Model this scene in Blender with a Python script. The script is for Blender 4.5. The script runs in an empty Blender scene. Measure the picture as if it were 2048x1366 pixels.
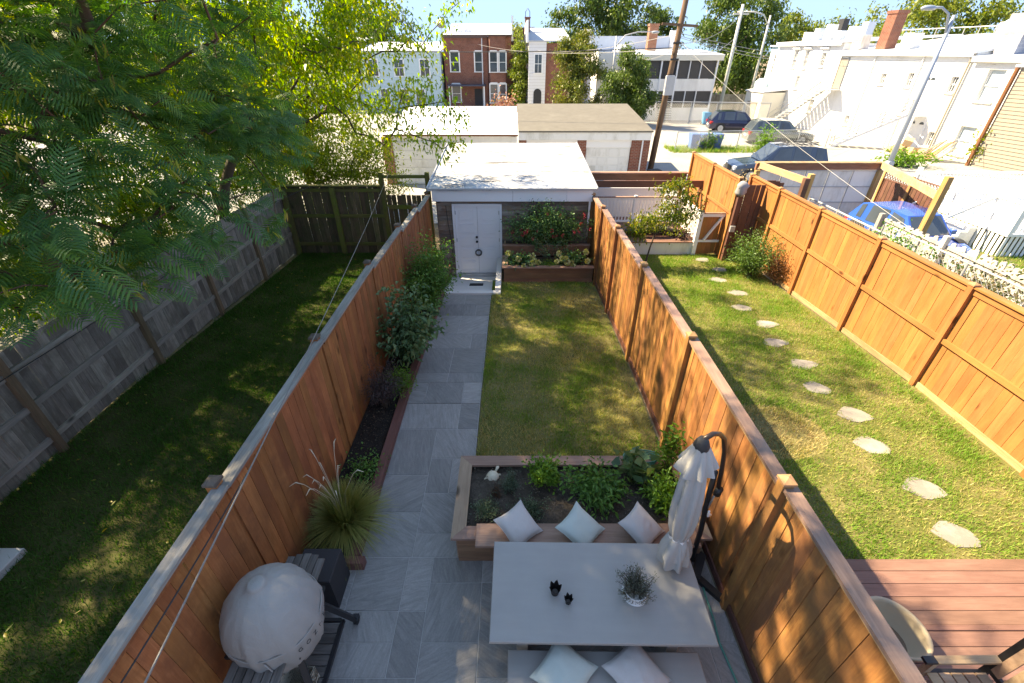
import bpy, math, random
import numpy as np
from mathutils import Vector, Matrix
R = math.radians
random.seed(7); rng = np.random.default_rng(7)
scene = bpy.context.scene
# ---------------------------------------------------------------- camera
cam_d = bpy.data.cameras.new('camera'); cam = bpy.data.objects.new('camera', cam_d)
scene.collection.objects.link(cam); scene.camera = cam
cam_d.sensor_width = 36.0; cam_d.lens = 36.0*889/2048; cam_d.clip_start = 0.05; cam_d.clip_end = 3000
cam.location = (0, 0, 5.0); cam.rotation_euler = (R(90-33.03), 0, 0)
# ---------------------------------------------------------------- sky and sun
SUN_TO = Vector((-0.94, 0.42, 1.02)).normalized()
world = bpy.data.worlds.new('World'); scene.world = world; world.use_nodes = True
wt = world.node_tree; bg = wt.nodes['Background']
sky = wt.nodes.new('ShaderNodeTexSky'); sky.sky_type = 'NISHITA'; sky.sun_disc = False
sky.sun_elevation = math.asin(SUN_TO.z); sky.sun_rotation = math.atan2(SUN_TO.x, SUN_TO.y)
sky.air_density = 1.0; sky.dust_density = 0.35; sky.ozone_density = 2.2
# soft highlight roll-off of the whole sky: c / (1 + c / k), keeps the horizon from bleaching
inv = wt.nodes.new('ShaderNodeVectorMath'); inv.operation = 'DIVIDE'; inv.inputs[1].default_value = (.42, .90, 2.6)
one = wt.nodes.new('ShaderNodeVectorMath'); one.operation = 'ADD'; one.inputs[1].default_value = (1, 1, 1)
soft = wt.nodes.new('ShaderNodeVectorMath'); soft.operation = 'DIVIDE'
wt.links.new(sky.outputs[0], inv.inputs[0]); wt.links.new(inv.outputs[0], one.inputs[0])
wt.links.new(sky.outputs[0], soft.inputs[0]); wt.links.new(one.outputs[0], soft.inputs[1])
wt.links.new(soft.outputs[0], bg.inputs[0]); bg.inputs[1].default_value = 0.15
sd = bpy.data.lights.new('sun', 'SUN'); sun = bpy.data.objects.new('sun', sd); scene.collection.objects.link(sun)
sd.energy = 2.0; sd.angle = R(0.53); sd.color = (0.97, 0.98, 1.0)
sun.rotation_euler = (-SUN_TO).to_track_quat('-Z', 'Y').to_euler(); sun.location = (-40, 20, 60)
scene.view_settings.view_transform = 'Standard'; scene.view_settings.look = 'None'
scene.view_settings.gamma = 1.0; scene.view_settings.use_curve_mapping = False
scene.view_settings.exposure = 3.1
scene.view_settings.use_white_balance = True; scene.view_settings.white_balance_temperature = 12200; scene.view_settings.white_balance_tint = 8
scene.cycles.max_bounces = 6; scene.cycles.transparent_max_bounces = 6
scene.cycles.use_denoising = True
# ---------------------------------------------------------------- helpers
COL = scene.collection
def link(o, parent=None):
    COL.objects.link(o)
    if parent is not None: o.parent = parent
    return o
def tag(o, label=None, cat=None, group=None, kind=None):
    if label: o['label'] = label
    if cat: o['category'] = cat
    if group: o['group'] = group
    if kind: o['kind'] = kind
    return o
def thing(name, label, cat, loc=(0,0,0), rz=0, group=None):
    o = bpy.data.objects.new(name, None); COL.objects.link(o)
    o.location = loc; o.rotation_euler = (0,0,rz); o.empty_display_size = .1
    return tag(o, label, cat, group)
def obj(name, me, parent=None, loc=(0,0,0), rot=(0,0,0), scale=None):
    o = bpy.data.objects.new(name, me); link(o, parent); o.location = loc; o.rotation_euler = rot
    if scale: o.scale = scale
    return o
ZK = [(-999,0),(6,0),(11,-.3),(14,-.45),(20,-.9),(9999,-.9)]
def zg(y):
    for (a,za),(b,zb) in zip(ZK, ZK[1:]):
        if y <= b: return za+(zb-za)*(y-a)/(b-a)
ALLEY = -0.9
class MB:
    def __init__(s): s.v=[]; s.f=[]
    def add(s, vs, fs):
        n=len(s.v); s.v += [tuple(v) for v in vs]; s.f += [tuple(i+n for i in f) for f in fs]; return s
    def box(s, x0,x1,y0,y1,z0,z1, bev=0):
        if bev<=0:
            vs=[(x,y,z) for z in (z0,z1) for y in (y0,y1) for x in (x0,x1)]
            return s.add(vs,[(0,2,3,1),(4,5,7,6),(0,1,5,4),(2,6,7,3),(0,4,6,2),(1,3,7,5)])
        b=bev  # top edges chamfered
        vs=[(x0,y0,z0),(x1,y0,z0),(x1,y1,z0),(x0,y1,z0),(x0,y0,z1-b),(x1,y0,z1-b),(x1,y1,z1-b),(x0,y1,z1-b),
            (x0+b,y0+b,z1),(x1-b,y0+b,z1),(x1-b,y1-b,z1),(x0+b,y1-b,z1)]
        return s.add(vs,[(0,3,2,1),(0,1,5,4),(1,2,6,5),(2,3,7,6),(3,0,4,7),(4,5,9,8),(5,6,10,9),(6,7,11,10),(7,4,8,11),(8,9,10,11)])
    def bar(s, p0, p1, w, h=None, up=(0,0,1)):
        h = h or w; p0=Vector(p0); p1=Vector(p1); d=(p1-p0).normalized(); up=Vector(up)
        if abs(d.dot(up))>.98: up=Vector((0,1,0)) if abs(d.y)<.9 else Vector((1,0,0))
        a=d.cross(up).normalized()*w/2; b=a.cross(d).normalized()*h/2
        vs=[p+sa*a+sb*b for p in (p0,p1) for sa,sb in ((-1,-1),(1,-1),(1,1),(-1,1))]
        return s.add(vs,[(0,1,2,3),(7,6,5,4),(0,4,5,1),(1,5,6,2),(2,6,7,3),(3,7,4,0)])
    def tube(s, pts, r, n=8, cap=True):
        pts=[Vector(p) for p in pts]; m=len(pts); rs=r if isinstance(r,(list,tuple)) else [r]*m
        vs=[]; fs=[]; prev=None
        for i,p in enumerate(pts):
            d=(pts[min(i+1,m-1)]-pts[max(i-1,0)])
            d = d.normalized() if d.length>1e-9 else Vector((0,0,1))
            if prev is None:
                a=d.cross(Vector((0,0,1)) if abs(d.z)<.9 else Vector((1,0,0))).normalized()
            else:
                a=(prev-d*prev.dot(d)); a=a.normalized() if a.length>1e-6 else d.orthogonal().normalized()
            prev=a; b=d.cross(a)
            for k in range(n):
                t=2*math.pi*k/n; vs.append(p+rs[i]*(math.cos(t)*a+math.sin(t)*b))
        for i in range(m-1):
            for k in range(n):
                fs.append((i*n+k,i*n+(k+1)%n,(i+1)*n+(k+1)%n,(i+1)*n+k))
        if cap: fs += [tuple(range(n-1,-1,-1)), tuple((m-1)*n+k for k in range(n))]
        return s.add(vs,fs)
    def lathe(s, prof, n=24, c=(0,0,0), fn=None):
        vs=[];fs=[];m=len(prof)
        for j,(r,z) in enumerate(prof):
            for k in range(n):
                t=2*math.pi*k/n; rr=r*(fn(t,j) if fn else 1)
                vs.append((c[0]+rr*math.cos(t),c[1]+rr*math.sin(t),c[2]+z))
        for j in range(m-1):
            for k in range(n): fs.append((j*n+k,j*n+(k+1)%n,(j+1)*n+(k+1)%n,(j+1)*n+k))
        if prof[0][0]>1e-4: fs.append(tuple(range(n-1,-1,-1)))
        if prof[-1][0]>1e-4: fs.append(tuple((m-1)*n+k for k in range(n)))
        return s.add(vs,fs)
    def prism(s, poly, z0, z1):
        n=len(poly); vs=[(x,y,z0) for x,y in poly]+[(x,y,z1) for x,y in poly]
        return s.add(vs,[tuple(range(n-1,-1,-1)),tuple(range(n,2*n))]+[(k,(k+1)%n,n+(k+1)%n,n+k) for k in range(n)])
    def mesh(s, name, mat, smooth=False):
        me=bpy.data.meshes.new(name); me.from_pydata(s.v,[],s.f)
        if mat: me.materials.append(mat)
        if smooth: me.shade_smooth()
        me.update(); return me
    def build(s, name, mat, parent=None, loc=(0,0,0), rot=(0,0,0), smooth=False):
        return obj(name, s.mesh(name,mat,smooth), parent, loc, rot)
def box(name, mat, parent, x0,x1,y0,y1,z0,z1, bev=0, loc=(0,0,0), rot=(0,0,0)):
    return MB().box(x0,x1,y0,y1,z0,z1,bev).build(name, mat, parent, loc, rot)
def copy_tree(o, parent=None):
    c=o.copy(); COL.objects.link(c)
    if parent is not None: c.parent=parent
    for ch in list(o.children): copy_tree(ch, c)
    return c
def np_mesh(name, V, F, mat, attr=None, smooth=False):
    V=np.asarray(V,np.float32); F=np.asarray(F,np.int32); me=bpy.data.meshes.new(name); k=F.shape[1]
    me.vertices.add(len(V)); me.vertices.foreach_set('co',V.ravel())
    me.loops.add(F.size); me.loops.foreach_set('vertex_index',F.ravel())
    me.polygons.add(len(F)); me.polygons.foreach_set('loop_start',np.arange(0,F.size,k,dtype=np.int32))
    me.polygons.foreach_set('loop_total',np.full(len(F),k,np.int32))
    if attr is not None:
        a=me.attributes.new('r','FLOAT','POINT'); a.data.foreach_set('value',np.asarray(attr,np.float32))
    if smooth: me.polygons.foreach_set('use_smooth',np.ones(len(F),bool))
    me.materials.append(mat); me.update(calc_edges=True); me.validate(); return me
# ---------------------------------------------------------------- materials
class NT:
    def __init__(s,name):
        s.m=bpy.data.materials.new(name); s.m.use_nodes=True; s.t=s.m.node_tree; s.n=s.t.nodes
        s.b=s.n['Principled BSDF']; s.out=s.n['Material Output']
    def new(s,t,**kw):
        n=s.n.new(t)
        for k,v in kw.items():
            if k in n.inputs.keys(): n.inputs[k].default_value=v
            else: setattr(n,k,v)
        return n
    def l(s,a,b): s.t.links.new(a,b)
    def coords(s, scale=(1,1,1), rnd=True, kind='Object'):
        tc=s.new('ShaderNodeTexCoord'); mp=s.new('ShaderNodeMapping'); mp.inputs['Scale'].default_value=scale
        s.l(tc.outputs[kind],mp.inputs[0])
        if rnd:
            oi=s.oi(); m=s.new('ShaderNodeMath',operation='MULTIPLY'); m.inputs[1].default_value=37.0
            s.l(oi.outputs['Random'],m.inputs[0]); s.l(m.outputs[0],mp.inputs['Location'])
        return mp.outputs[0]
    def oi(s):
        if not hasattr(s,'_oi'): s._oi=s.new('ShaderNodeObjectInfo')
        return s._oi
    def noise(s, vec, scale, detail=4, rough=.6, dist=0):
        n=s.new('ShaderNodeTexNoise'); n.inputs['Scale'].default_value=scale; n.inputs['Detail'].default_value=detail
        n.inputs['Roughness'].default_value=rough; n.inputs['Distortion'].default_value=dist
        s.l(vec,n.inputs['Vector']); return n.outputs['Fac']
    def ramp(s, fac, stops):
        r=s.new('ShaderNodeValToRGB'); e=r.color_ramp.elements
        while len(e)<len(stops): e.new(.5)
        for i,(p,c) in enumerate(stops): e[i].position=p; e[i].color=(*c,1)
        s.l(fac,r.inputs[0]); return r.outputs[0]
    def mix(s, fac, a, b, mode='MIX'):
        n=s.new('ShaderNodeMix',data_type='RGBA',blend_type=mode)
        for sock,v in ((n.inputs[0],fac),(n.inputs[6],a),(n.inputs[7],b)):
            if hasattr(v,'links'): s.l(v,sock)
            elif isinstance(v,(tuple,list)): sock.default_value=(*v,1)
            else: sock.default_value=v
        return n.outputs[2]
    def value_jitter(s, col, amt, hue=0):
        h=s.new('ShaderNodeHueSaturation'); s.l(col,h.inputs['Color'])
        mr=s.new('ShaderNodeMapRange'); mr.inputs['To Min'].default_value=1-amt; mr.inputs['To Max'].default_value=1+amt
        s.l(s.oi().outputs['Random'],mr.inputs[0]); s.l(mr.outputs[0],h.inputs['Value'])
        if hue:
            wn=s.new('ShaderNodeTexWhiteNoise',noise_dimensions='1D'); s.l(s.oi().outputs['Random'],wn.inputs['W'])
            m2=s.new('ShaderNodeMapRange'); m2.inputs['To Min'].default_value=.5-hue; m2.inputs['To Max'].default_value=.5+hue
            s.l(wn.outputs['Value'],m2.inputs[0]); s.l(m2.outputs[0],h.inputs['Hue'])
        return h.outputs[0]
    def bump(s, h, strength=.3, dist=.01):
        b=s.new('ShaderNodeBump'); b.inputs['Strength'].default_value=strength; b.inputs['Distance'].default_value=dist
        s.l(h,b.inputs['Height']); s.l(b.outputs[0],s.b.inputs['Normal'])
    def fin(s, col, rough=.7, metal=0, spec=None):
        if hasattr(col,'links'): s.l(col,s.b.inputs['Base Color'])
        else: s.b.inputs['Base Color'].default_value=(*col,1)
        s.b.inputs['Roughness'].default_value=rough; s.b.inputs['Metallic'].default_value=metal
        if spec is not None: s.b.inputs['Specular IOR Level'].default_value=spec
        return s.m
def plain(name, c, rough=.6, metal=0, var=.15, scale=6, jit=0, bump=0, spec=None, grime=None):
    t=NT(name); v=t.coords()
    n=t.noise(v,scale,5,.65)
    col=t.mix(n,tuple(x*(1-var) for x in c),tuple(min(1,x*(1+var)) for x in c))
    if grime:
        g=t.noise(t.coords((1,1,.35)),scale*.35,6,.7); gr=t.ramp(g,[(.5,(0,0,0)),(.72,(1,1,1))]); col=t.mix(gr,col,grime)
    if jit: col=t.value_jitter(col,jit)
    if bump: t.bump(t.noise(v,scale*8,3),bump,.004)
    return t.fin(col,rough,metal,spec)
def wood(name, c1, c2, axis=2, rough=.75, jit=.18, hue=.01, weather=None, knots=True, grain=26, bump=.35, spec=.25):
    t=NT(name); sc=[1,1,1]; sc[axis]=.07
    v=t.coords(tuple(sc)); g=t.noise(v,grain,6,.7,.9); g2=t.noise(v,grain*4,3,.6)
    col=t.mix(t.ramp(g,[(.34,(0,0,0)),(.66,(1,1,1))]),c1,c2)
    sc2=[1,1,1]; sc2[axis]=.35; big=t.noise(t.coords(tuple(sc2)),3.0,4,.6)
    col=t.mix(t.ramp(big,[(.35,(0,0,0)),(.75,(.7,.7,.7))]),col,tuple(x*.55 for x in c1))
    if knots:
        vo=t.new('ShaderNodeTexVoronoi'); vo.inputs['Scale'].default_value=2.6; s3=[1,1,1]; s3[axis]=.45
        t.l(t.coords(tuple(s3)),vo.inputs['Vector'])
        k=t.ramp(vo.outputs['Distance'],[(.05,(1,1,1)),(.13,(0,0,0))]); col=t.mix(k,col,tuple(x*.28 for x in c1))
    if weather:
        w=t.noise(t.coords((1,1,1)),1.7,6,.7); wr=t.ramp(w,[(.46,(0,0,0)),(.64,(1,1,1))]); col=t.mix(wr,col,weather)
    col=t.value_jitter(col,jit,hue)
    t.bump(g2,bump,.003)
    return t.fin(col,rough,0,spec)
def leafmat(name, stops, trans=.4, rough=.45, spec=.35, tcol=(1.0,1.0,.35), tgain=1.3):
    t=NT(name); a=t.new('ShaderNodeAttribute'); a.attribute_name='r'
    col=t.ramp(a.outputs['Fac'],stops); t.fin(col,rough,0,spec)
    tr=t.new('ShaderNodeBsdfTranslucent'); mx=t.new('ShaderNodeMixShader'); mx.inputs[0].default_value=trans
    c2=t.mix(1.0,col,tuple(x*tgain for x in tcol),'MULTIPLY')
    t.l(c2,tr.inputs['Color']); t.l(t.b.outputs[0],mx.inputs[1]); t.l(tr.outputs[0],mx.inputs[2]); t.l(mx.outputs[0],t.out.inputs['Surface'])
    return t.m
def glass(name, c=(.03,.04,.05), rough=.06):
    t=NT(name); n=t.noise(t.coords(),1.3,2); col=t.mix(n,c,tuple(x*2.2 for x in c)); return t.fin(col,rough,0,.8)
M={}
M['cedar']=wood('cedar_orange',(.33,.105,.036),(.50,.185,.07),2,.62,.17,.007,weather=(.25,.085,.035),grain=30)
M['cedar_r']=wood('cedar_brown',(.27,.105,.04),(.50,.225,.08),2,.6,.22,.008,weather=(.22,.10,.045),grain=26)
M['cedar_sun']=wood('cedar_stained',(.37,.145,.052),(.45,.185,.068),2,.6,.10,.006,grain=30)
M['cedar_rail']=wood('cedar_stained_rail',(.39,.155,.056),(.46,.195,.072),1,.6,.06,.005,grain=30)
M['cap_grey']=wood('cap_weathered',(.20,.185,.165),(.36,.335,.30),1,.85,.12,.005,grain=22)
M['cap_purple']=wood('cap_stained',(.27,.16,.125),(.40,.25,.19),1,.6,.10,.005,grain=22)
M['trim_tan']=wood('trim_tan',(.36,.22,.11),(.55,.37,.21),1,.65,.1,.005)
M['grey_board']=wood('fence_grey',(.21,.175,.14),(.42,.365,.30),2,.9,.26,.01,weather=(.17,.14,.11),grain=24)
M['grey_rail']=wood('rail_grey',(.28,.24,.20),(.46,.40,.34),1,.9,.12,.01,grain=20)
M['brown_post']=wood('post_brown',(.20,.13,.075),(.30,.20,.12),2,.9,.15)
M['moss_board']=wood('board_mossy_v',(.10,.07,.045),(.20,.14,.09),2,.9,.28,.015,weather=(.09,.085,.04),grain=22)
M['moss_rail']=wood('rail_mossy',(.13,.115,.04),(.20,.165,.07),0,.9,.12,.01,weather=(.12,.15,.03),knots=False)
M['moss_post']=wood('post_mossy',(.13,.115,.04),(.20,.165,.07),2,.9,.12,.01,weather=(.12,.15,.03),knots=False)
M['shed_plank']=wood('plank_weathered',(.16,.135,.115),(.36,.31,.265),0,.9,.30,.012,weather=(.22,.135,.085),grain=20)
M['planter']=wood('planter_brown',(.22,.105,.065),(.34,.17,.10),0,.65,.14,.008)
M['planter_y']=wood('planter_brown_long',(.34,.22,.15),(.46,.31,.215),1,.65,.12,.008)
M['planter_cap']=wood('planter_cap',(.30,.165,.125),(.42,.25,.19),0,.6,.12,.008)
M['edging']=wood('edging_redbrown',(.145,.058,.045),(.20,.085,.065),1,.45,.1,.004,knots=False)
M['deck']=wood('deck_board',(.20,.105,.082),(.27,.147,.115),0,.55,.10,.006,knots=False)
M['white']=plain('paint_white',(.78,.78,.77),.5,0,.03,3,.02)
M['white_dirty']=plain('paint_white_dirty',(.74,.73,.69),.6,0,.06,4,.04,grime=(.5,.48,.42))
M['door_white']=plain('door_white',(.72,.73,.75),.45,0,.02,3)
M['fascia']=plain('fascia_white',(.74,.75,.76),.5,0,.02,3,.02)
M['black']=plain('metal_black',(.012,.012,.014),.45,0,.2,8)
M['charcoal']=plain('charcoal',(.022,.023,.026),.7,0,.15,8)
M['steel']=plain('steel_grey',(.32,.33,.34),.4,.7,.1,6)
M['galv']=plain('galvanised',(.42,.43,.44),.5,.4,.12,10)
M['conc']=plain('concrete',(.50,.49,.47),.85,0,.18,2.5,bump=.2,grime=(.3,.29,.27))
M['rubber']=plain('rubber',(.015,.015,.015),.85)
M['cable']=plain('cable_black',(.02,.02,.02),.6)
M['cable_lt']=plain('cable_grey',(.35,.34,.32),.5)
# ================================================================ ground
def sheet(name, mat, x0,x1, ys, dz=0, label=None, nx=1):
    vs=[];fs=[]; n=nx+1
    for y in ys:
        for i in range(n): vs.append((x0+(x1-x0)*i/nx, y, zg(y)+dz))
    for j in range(len(ys)-1):
        for i in range(nx): fs.append((j*n+i,j*n+i+1,(j+1)*n+i+1,(j+1)*n+i))
    o=MB().add(vs,fs).build(name,mat); tag(o,kind='structure'); return o
def yk(a,b): return [a]+[k for k,_ in ZK[1:-1] if a<k<b]+[b]
def ground_mat(name, stops, scale=1.2, bump=.4, rough=.95, fine=30):
    t=NT(name); v=t.coords(rnd=False); n=t.noise(v,scale,6,.65); f=t.noise(v,fine,4,.7)
    col=t.ramp(n,stops); col=t.mix(t.ramp(f,[(.3,(.55,.55,.55)),(.7,(1,1,1))]),(0,0,0),col)
    t.bump(f,bump,.02); return t.fin(col,rough,0,.1)
M['earth']=ground_mat('earth',[(.3,(.20,.155,.10)),(.7,(.30,.24,.165))])
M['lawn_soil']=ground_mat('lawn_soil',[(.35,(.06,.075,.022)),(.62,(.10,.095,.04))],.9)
M['lawn_soil_dry']=ground_mat('lawn_soil_dry',[(.35,(.11,.13,.035)),(.66,(.24,.20,.09))],1.1)
M['soil']=ground_mat('soil',[(.3,(.06,.048,.038)),(.7,(.15,.12,.095))],6,.9,.95,45)
M['mulch']=ground_mat('mulch',[(.3,(.02,.016,.014)),(.7,(.055,.042,.035))],8,1.0,.95,60)
M['alley']=ground_mat('alley_concrete',[(.3,(.36,.35,.33)),(.7,(.46,.45,.43))],.35,.25,.9,20)
M['gravel']=ground_mat('gravel_pale',[(.3,(.30,.27,.23)),(.7,(.42,.39,.34))],2,.8,.95,40)
gm=MB()  # one sheet with a sunken opening for the ramp to the shed door
def strip(x0,x1,ys):
    n=len(ys); gm.add([(x,y,zg(y)-.03) for y in ys for x in (x0,x1)],[(2*i,2*i+1,2*i+3,2*i+2) for i in range(n-1)])
GY=[-60,6,10.47,11,12.6,14,20,1500]
strip(-900,-1.84,GY); strip(-.45,900,GY); strip(-1.84,-.45,GY[:3]); strip(-1.84,-.45,GY[4:])
tag(gm.build('ground',M['earth']),kind='structure')
tag(MB().box(-1.88,-1.842,10.46,12.55,-.9,-.33).build('retaining_board',M['edging']),'low red brown board holding the soil beside the shed ramp','board')
sheet('alley_road',M['alley'],-40,60,[17.4,20,70],.0)
sheet('gravel_drive',M['gravel'],-22,-6.95,yk(-4,17.3),-.004)
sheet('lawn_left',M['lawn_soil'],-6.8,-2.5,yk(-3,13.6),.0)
sheet('lawn_middle',M['lawn_soil_dry'],-.53,2.24,yk(4.1,11.3),.0)
sheet('lawn_right',M['lawn_soil_dry'],2.42,7.2,yk(2.9,13.6),.0)
sheet('lawn_far_right',M['lawn_soil_dry'],12.0,24,yk(4,20),.004)
# ---- patio pavers
def paver_mat():
    t=NT('paver_slate'); oi=t.oi(); tc=t.new('ShaderNodeTexCoord')
    rot=t.new('ShaderNodeVectorRotate',rotation_type='Z_AXIS'); m=t.new('ShaderNodeMath',operation='MULTIPLY'); m.inputs[1].default_value=6.28
    t.l(oi.outputs['Random'],m.inputs[0]); t.l(m.outputs[0],rot.inputs['Angle'])
    add=t.new('ShaderNodeVectorMath',operation='ADD'); t.l(tc.outputs['Object'],add.inputs[0])
    m3=t.new('ShaderNodeMath',operation='MULTIPLY'); m3.inputs[1].default_value=71.3; t.l(oi.outputs['Random'],m3.inputs[0]); t.l(m3.outputs[0],add.inputs[1])
    t.l(add.outputs[0],rot.inputs['Vector'])
    mp=t.new('ShaderNodeMapping'); mp.inputs['Scale'].default_value=(1,6,1); t.l(rot.outputs[0],mp.inputs[0])
    n=t.noise(mp.outputs[0],2.6,7,.68,1.6); f=t.noise(rot.outputs[0],60,3)
    col=t.ramp(n,[(.25,(.190,.182,.172)),(.5,(.262,.252,.238)),(.75,(.345,.332,.312))])
    col=t.mix(t.ramp(f,[(.2,(.8,.8,.8)),(.7,(1,1,1))]),(0,0,0),col)
    col=t.value_jitter(col,.2,.004)
    st=t.noise(t.coords((1,1,1),False,'Object'),1.1,4); col=t.mix(t.ramp(st,[(.55,(0,0,0)),(.8,(.35,.35,.35))]),col,(.11,.108,.105))
    t.bump(n,.5,.006); return t.fin(col,.62,0,.3)
M['paver']=paver_mat(); M['mortar']=plain('mortar',(.36,.35,.33),.95,0,.15,12)
pat=thing('patio','grey slate paving of the middle yard laid as path and terrace','paving'); pat['kind']='structure'; del pat['category']
box('mortar_bed',M['mortar'],pat,-2.38,2.27,-1.2,3.02,-.06,-.006)
vs=[];fs=[]
ys_=yk(3.02,10.32)
for y in ys_: vs+=[(-1.83,y,zg(y)-.006),(-.54,y,zg(y)-.006)]
MB().add(vs,[(2*i,2*i+1,2*i+3,2*i+2) for i in range(len(ys_)-1)]).build('mortar_bed',M['mortar'],pat)
PAV={}
def paver_mesh(w,h):
    k=(round(w,3),round(h,3))
    if k not in PAV: PAV[k]=MB().box(-w/2,w/2,-h/2,h/2,-.04,0,.004).mesh('paver',M['paver'])
    return PAV[k]
def lay(x0,y0,nx,ny,cw,ch,skip=lambda x,y:False):
    occ=np.zeros((nx,ny),bool); sizes=[(3,2),(2,3),(2,2),(3,3),(2,2),(2,1),(1,2),(1,1)]
    for j in range(ny):
        for i in range(nx):
            if occ[i,j]: continue
            cand=[s for s in sizes if i+s[0]<=nx and j+s[1]<=ny and not occ[i:i+s[0],j:j+s[1]].any()]
            w=[4,3,3,1.6,3,1.6,1.2,.05]; wt=[w[sizes.index(s)] for s in cand]
            s=random.choices(cand,wt)[0]; occ[i:i+s[0],j:j+s[1]]=True
            cx=x0+(i+s[0]/2)*cw; cy=y0+(j+s[1]/2)*ch
            if skip(cx,cy): continue
            sl=math.atan2(zg(cy+.1)-zg(cy-.1),.2)
            obj('paver',paver_mesh(s[0]*cw-.009,s[1]*ch-.009),pat,(cx,cy,zg(cy)+random.uniform(-.001,.001)),(sl,0,0))
lay(-2.37,-.62,16,12,.29,.303,lambda x,y: False)
lay(-1.82,3.02,4,24,.319,.304)
# ================================================================ fences
BM={}
def board_mesh(key,t,w,h,mat,nb=1):
    k=(key,round(w,3),round(h,2))
    if k not in BM:
        m=MB().box(-t/2,t/2,-w/2,w/2,0,h); BM[k]=m.mesh('board',mat)
    return BM[k]
def fence_y(name,label,xf,panels,side,bm,post_m,cap_m,trim_m,bw=.14,cap_w=.14,trim_h=.07,mid=False,rails=None,rail_m=None,rail_side=1,base_m=None,post_w=.09,post_up=.05,post_front=-.01,capblock=None,cap_on=True,gap=.005,group=None,boards_z=.03,mid_m=None):
    o=thing(name,label,'fence',(xf(panels[0][0]),panels[0][0],0),group=group); L=o.location.copy()
    def P(x,y,z): return (x-L.x,y-L.y,z)
    th=.018
    for (ya,yb,zt) in panels:
        n=max(1,round((yb-ya-post_w*.6)/(bw+gap))); w=(yb-ya-post_w*.5)/n-gap; y=ya+post_w*.25
        for i in range(n):
            yc=y+(i+.5)*(w+gap); zb=round(zg(yc)/.05)*.05+boards_z; h=zt-zb-.02
            obj('board',board_mesh(name,th,w,h,bm),o,P(xf(yc)+random.uniform(-.0025,.0025),yc,zb),(random.uniform(-.004,.004),0,random.uniform(-.01,.01)))
        x0,x1=xf(ya),xf(yb); a=post_w*.5; 
        if cap_on:
            m=MB().bar(P(x0,ya+.002,zt+.0),P(x1,yb-.002,zt+.0),cap_w,.032); m.build('cap',cap_m,o)
        if trim_h:
            e=side*(th/2+.012); MB().bar(P(x0+e,ya+a,zt-.018-trim_h/2),P(x1+e,yb-a,zt-.018-trim_h/2),.02,trim_h).build('trim',trim_m,o)
        if mid:
            e=side*(th/2+.022); zm=zt-.98
            MB().bar(P(x0+e,ya+a,zm),P(x1+e,yb-a,zm),.04,.085).build('rail',mid_m or trim_m,o)
        if base_m:
            e=side*(th/2+.012); MB().bar(P(x0+e,ya+a,zg(ya)+.05),P(x1+e,yb-a,zg(yb)+.05),.02,.11).build('base_board',base_m,o)
        for zr in (rails or []):
            e=rail_side*(th/2+.022); MB().bar(P(x0+e,ya+a*.7,zt-zr),P(x1+e,yb-a*.7,zt-zr+random.uniform(-.012,.012)),.04,.09).build('rail',rail_m,o)
    tops=[p[2] for p in panels]
    for i,yp in enumerate([p[0] for p in panels]+[panels[-1][1]]):
        zt=max(tops[max(0,i-1)],tops[min(i,len(tops)-1)]); x=xf(yp)+side*post_front
        MB().box(-post_w/2,post_w/2,-post_w/2,post_w/2,-.3,zt+post_up-zg(yp)).build('post',post_m,o,P(x,yp,zg(yp)))
        if capblock:
            c=post_w/2+.012; z0=zt+post_up
            MB().add([(-c,-c,0),(c,-c,0),(c,c,0),(-c,c,0),(-c,-c,.025),(c,-c,.025),(c,c,.025),(-c,c,.025),(0,0,.055)],
              [(0,3,2,1),(0,1,5,4),(1,2,6,5),(2,3,7,6),(3,0,4,7),(4,5,8),(5,6,8),(6,7,8),(7,4,8)]).build('post_cap',capblock,o,P(x,yp,z0))
    return o
lerp=lambda pts: (lambda y: float(np.interp(y,[p[0] for p in pts],[p[1] for p in pts])))
XL=lerp([(-3,-6.75),(4.4,-6.75),(9,-6.9),(13.6,-6.95)]); XA=lerp([(-2,-2.42),(7,-2.42),(12.4,-2.3)]); XB=lerp([(-2,2.32),(5,2.32),(12.4,2.27)]); XC=lerp([(-2,7.2),(14,7.3)])
M['cap_dark']=wood('post_cap_dark',(.10,.075,.06),(.17,.13,.10),1,.8,.1,knots=False)
M['cap_tan']=wood('post_cap_tan',(.38,.20,.10),(.5,.28,.15),1,.7,.1,knots=False)
fence_y('fence','orange cedar board fence with grey weathered cap along the plant bed',XA,[(-1.9,.1,1.97),(.1,2.45,1.97),(2.45,4.7,1.96),(4.7,7.1,1.95),(7.1,9.2,1.9),(9.2,10.9,1.82),(10.9,12.45,1.72)],1,M['cedar'],M['cedar'],M['cap_grey'],M['cedar'],capblock=M['cap_dark'],post_front=-.055,post_up=.045,cap_w=.115,trim_h=.06)
fence_y('fence','brown cedar board fence with purplish cap behind the closed umbrella',XB,[(-1.1,.9,1.95),(.9,2.47,1.95),(2.47,4.8,1.92),(4.8,7.15,1.89),(7.15,9.3,1.83),(9.3,11.0,1.76),(11.0,12.45,1.68)],-1,M['cedar_r'],M['cedar_r'],M['cap_purple'],M['trim_tan'],capblock=M['cap_tan'],post_front=.03,post_up=.05,cap_w=.125,trim_h=.05,base_m=M['edging'])
fence_y('fence','sunlit stained board fence with mid rail on the far side of the right lawn',XC,[(.1,2.15,1.93),(2.15,4.2,1.93),(4.2,6.3,1.93),(6.3,8.38,1.93),(8.38,10.4,1.92),(10.4,12.3,1.9),(12.3,14.0,1.88)],-1,M['cedar_sun'],M['cedar_sun'],M['cedar_rail'],M['cedar_rail'],capblock=M['cap_tan'],post_front=.03,post_up=.02,cap_w=.13,trim_h=.1,mid=True,base_m=M['trim_tan'])
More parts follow.
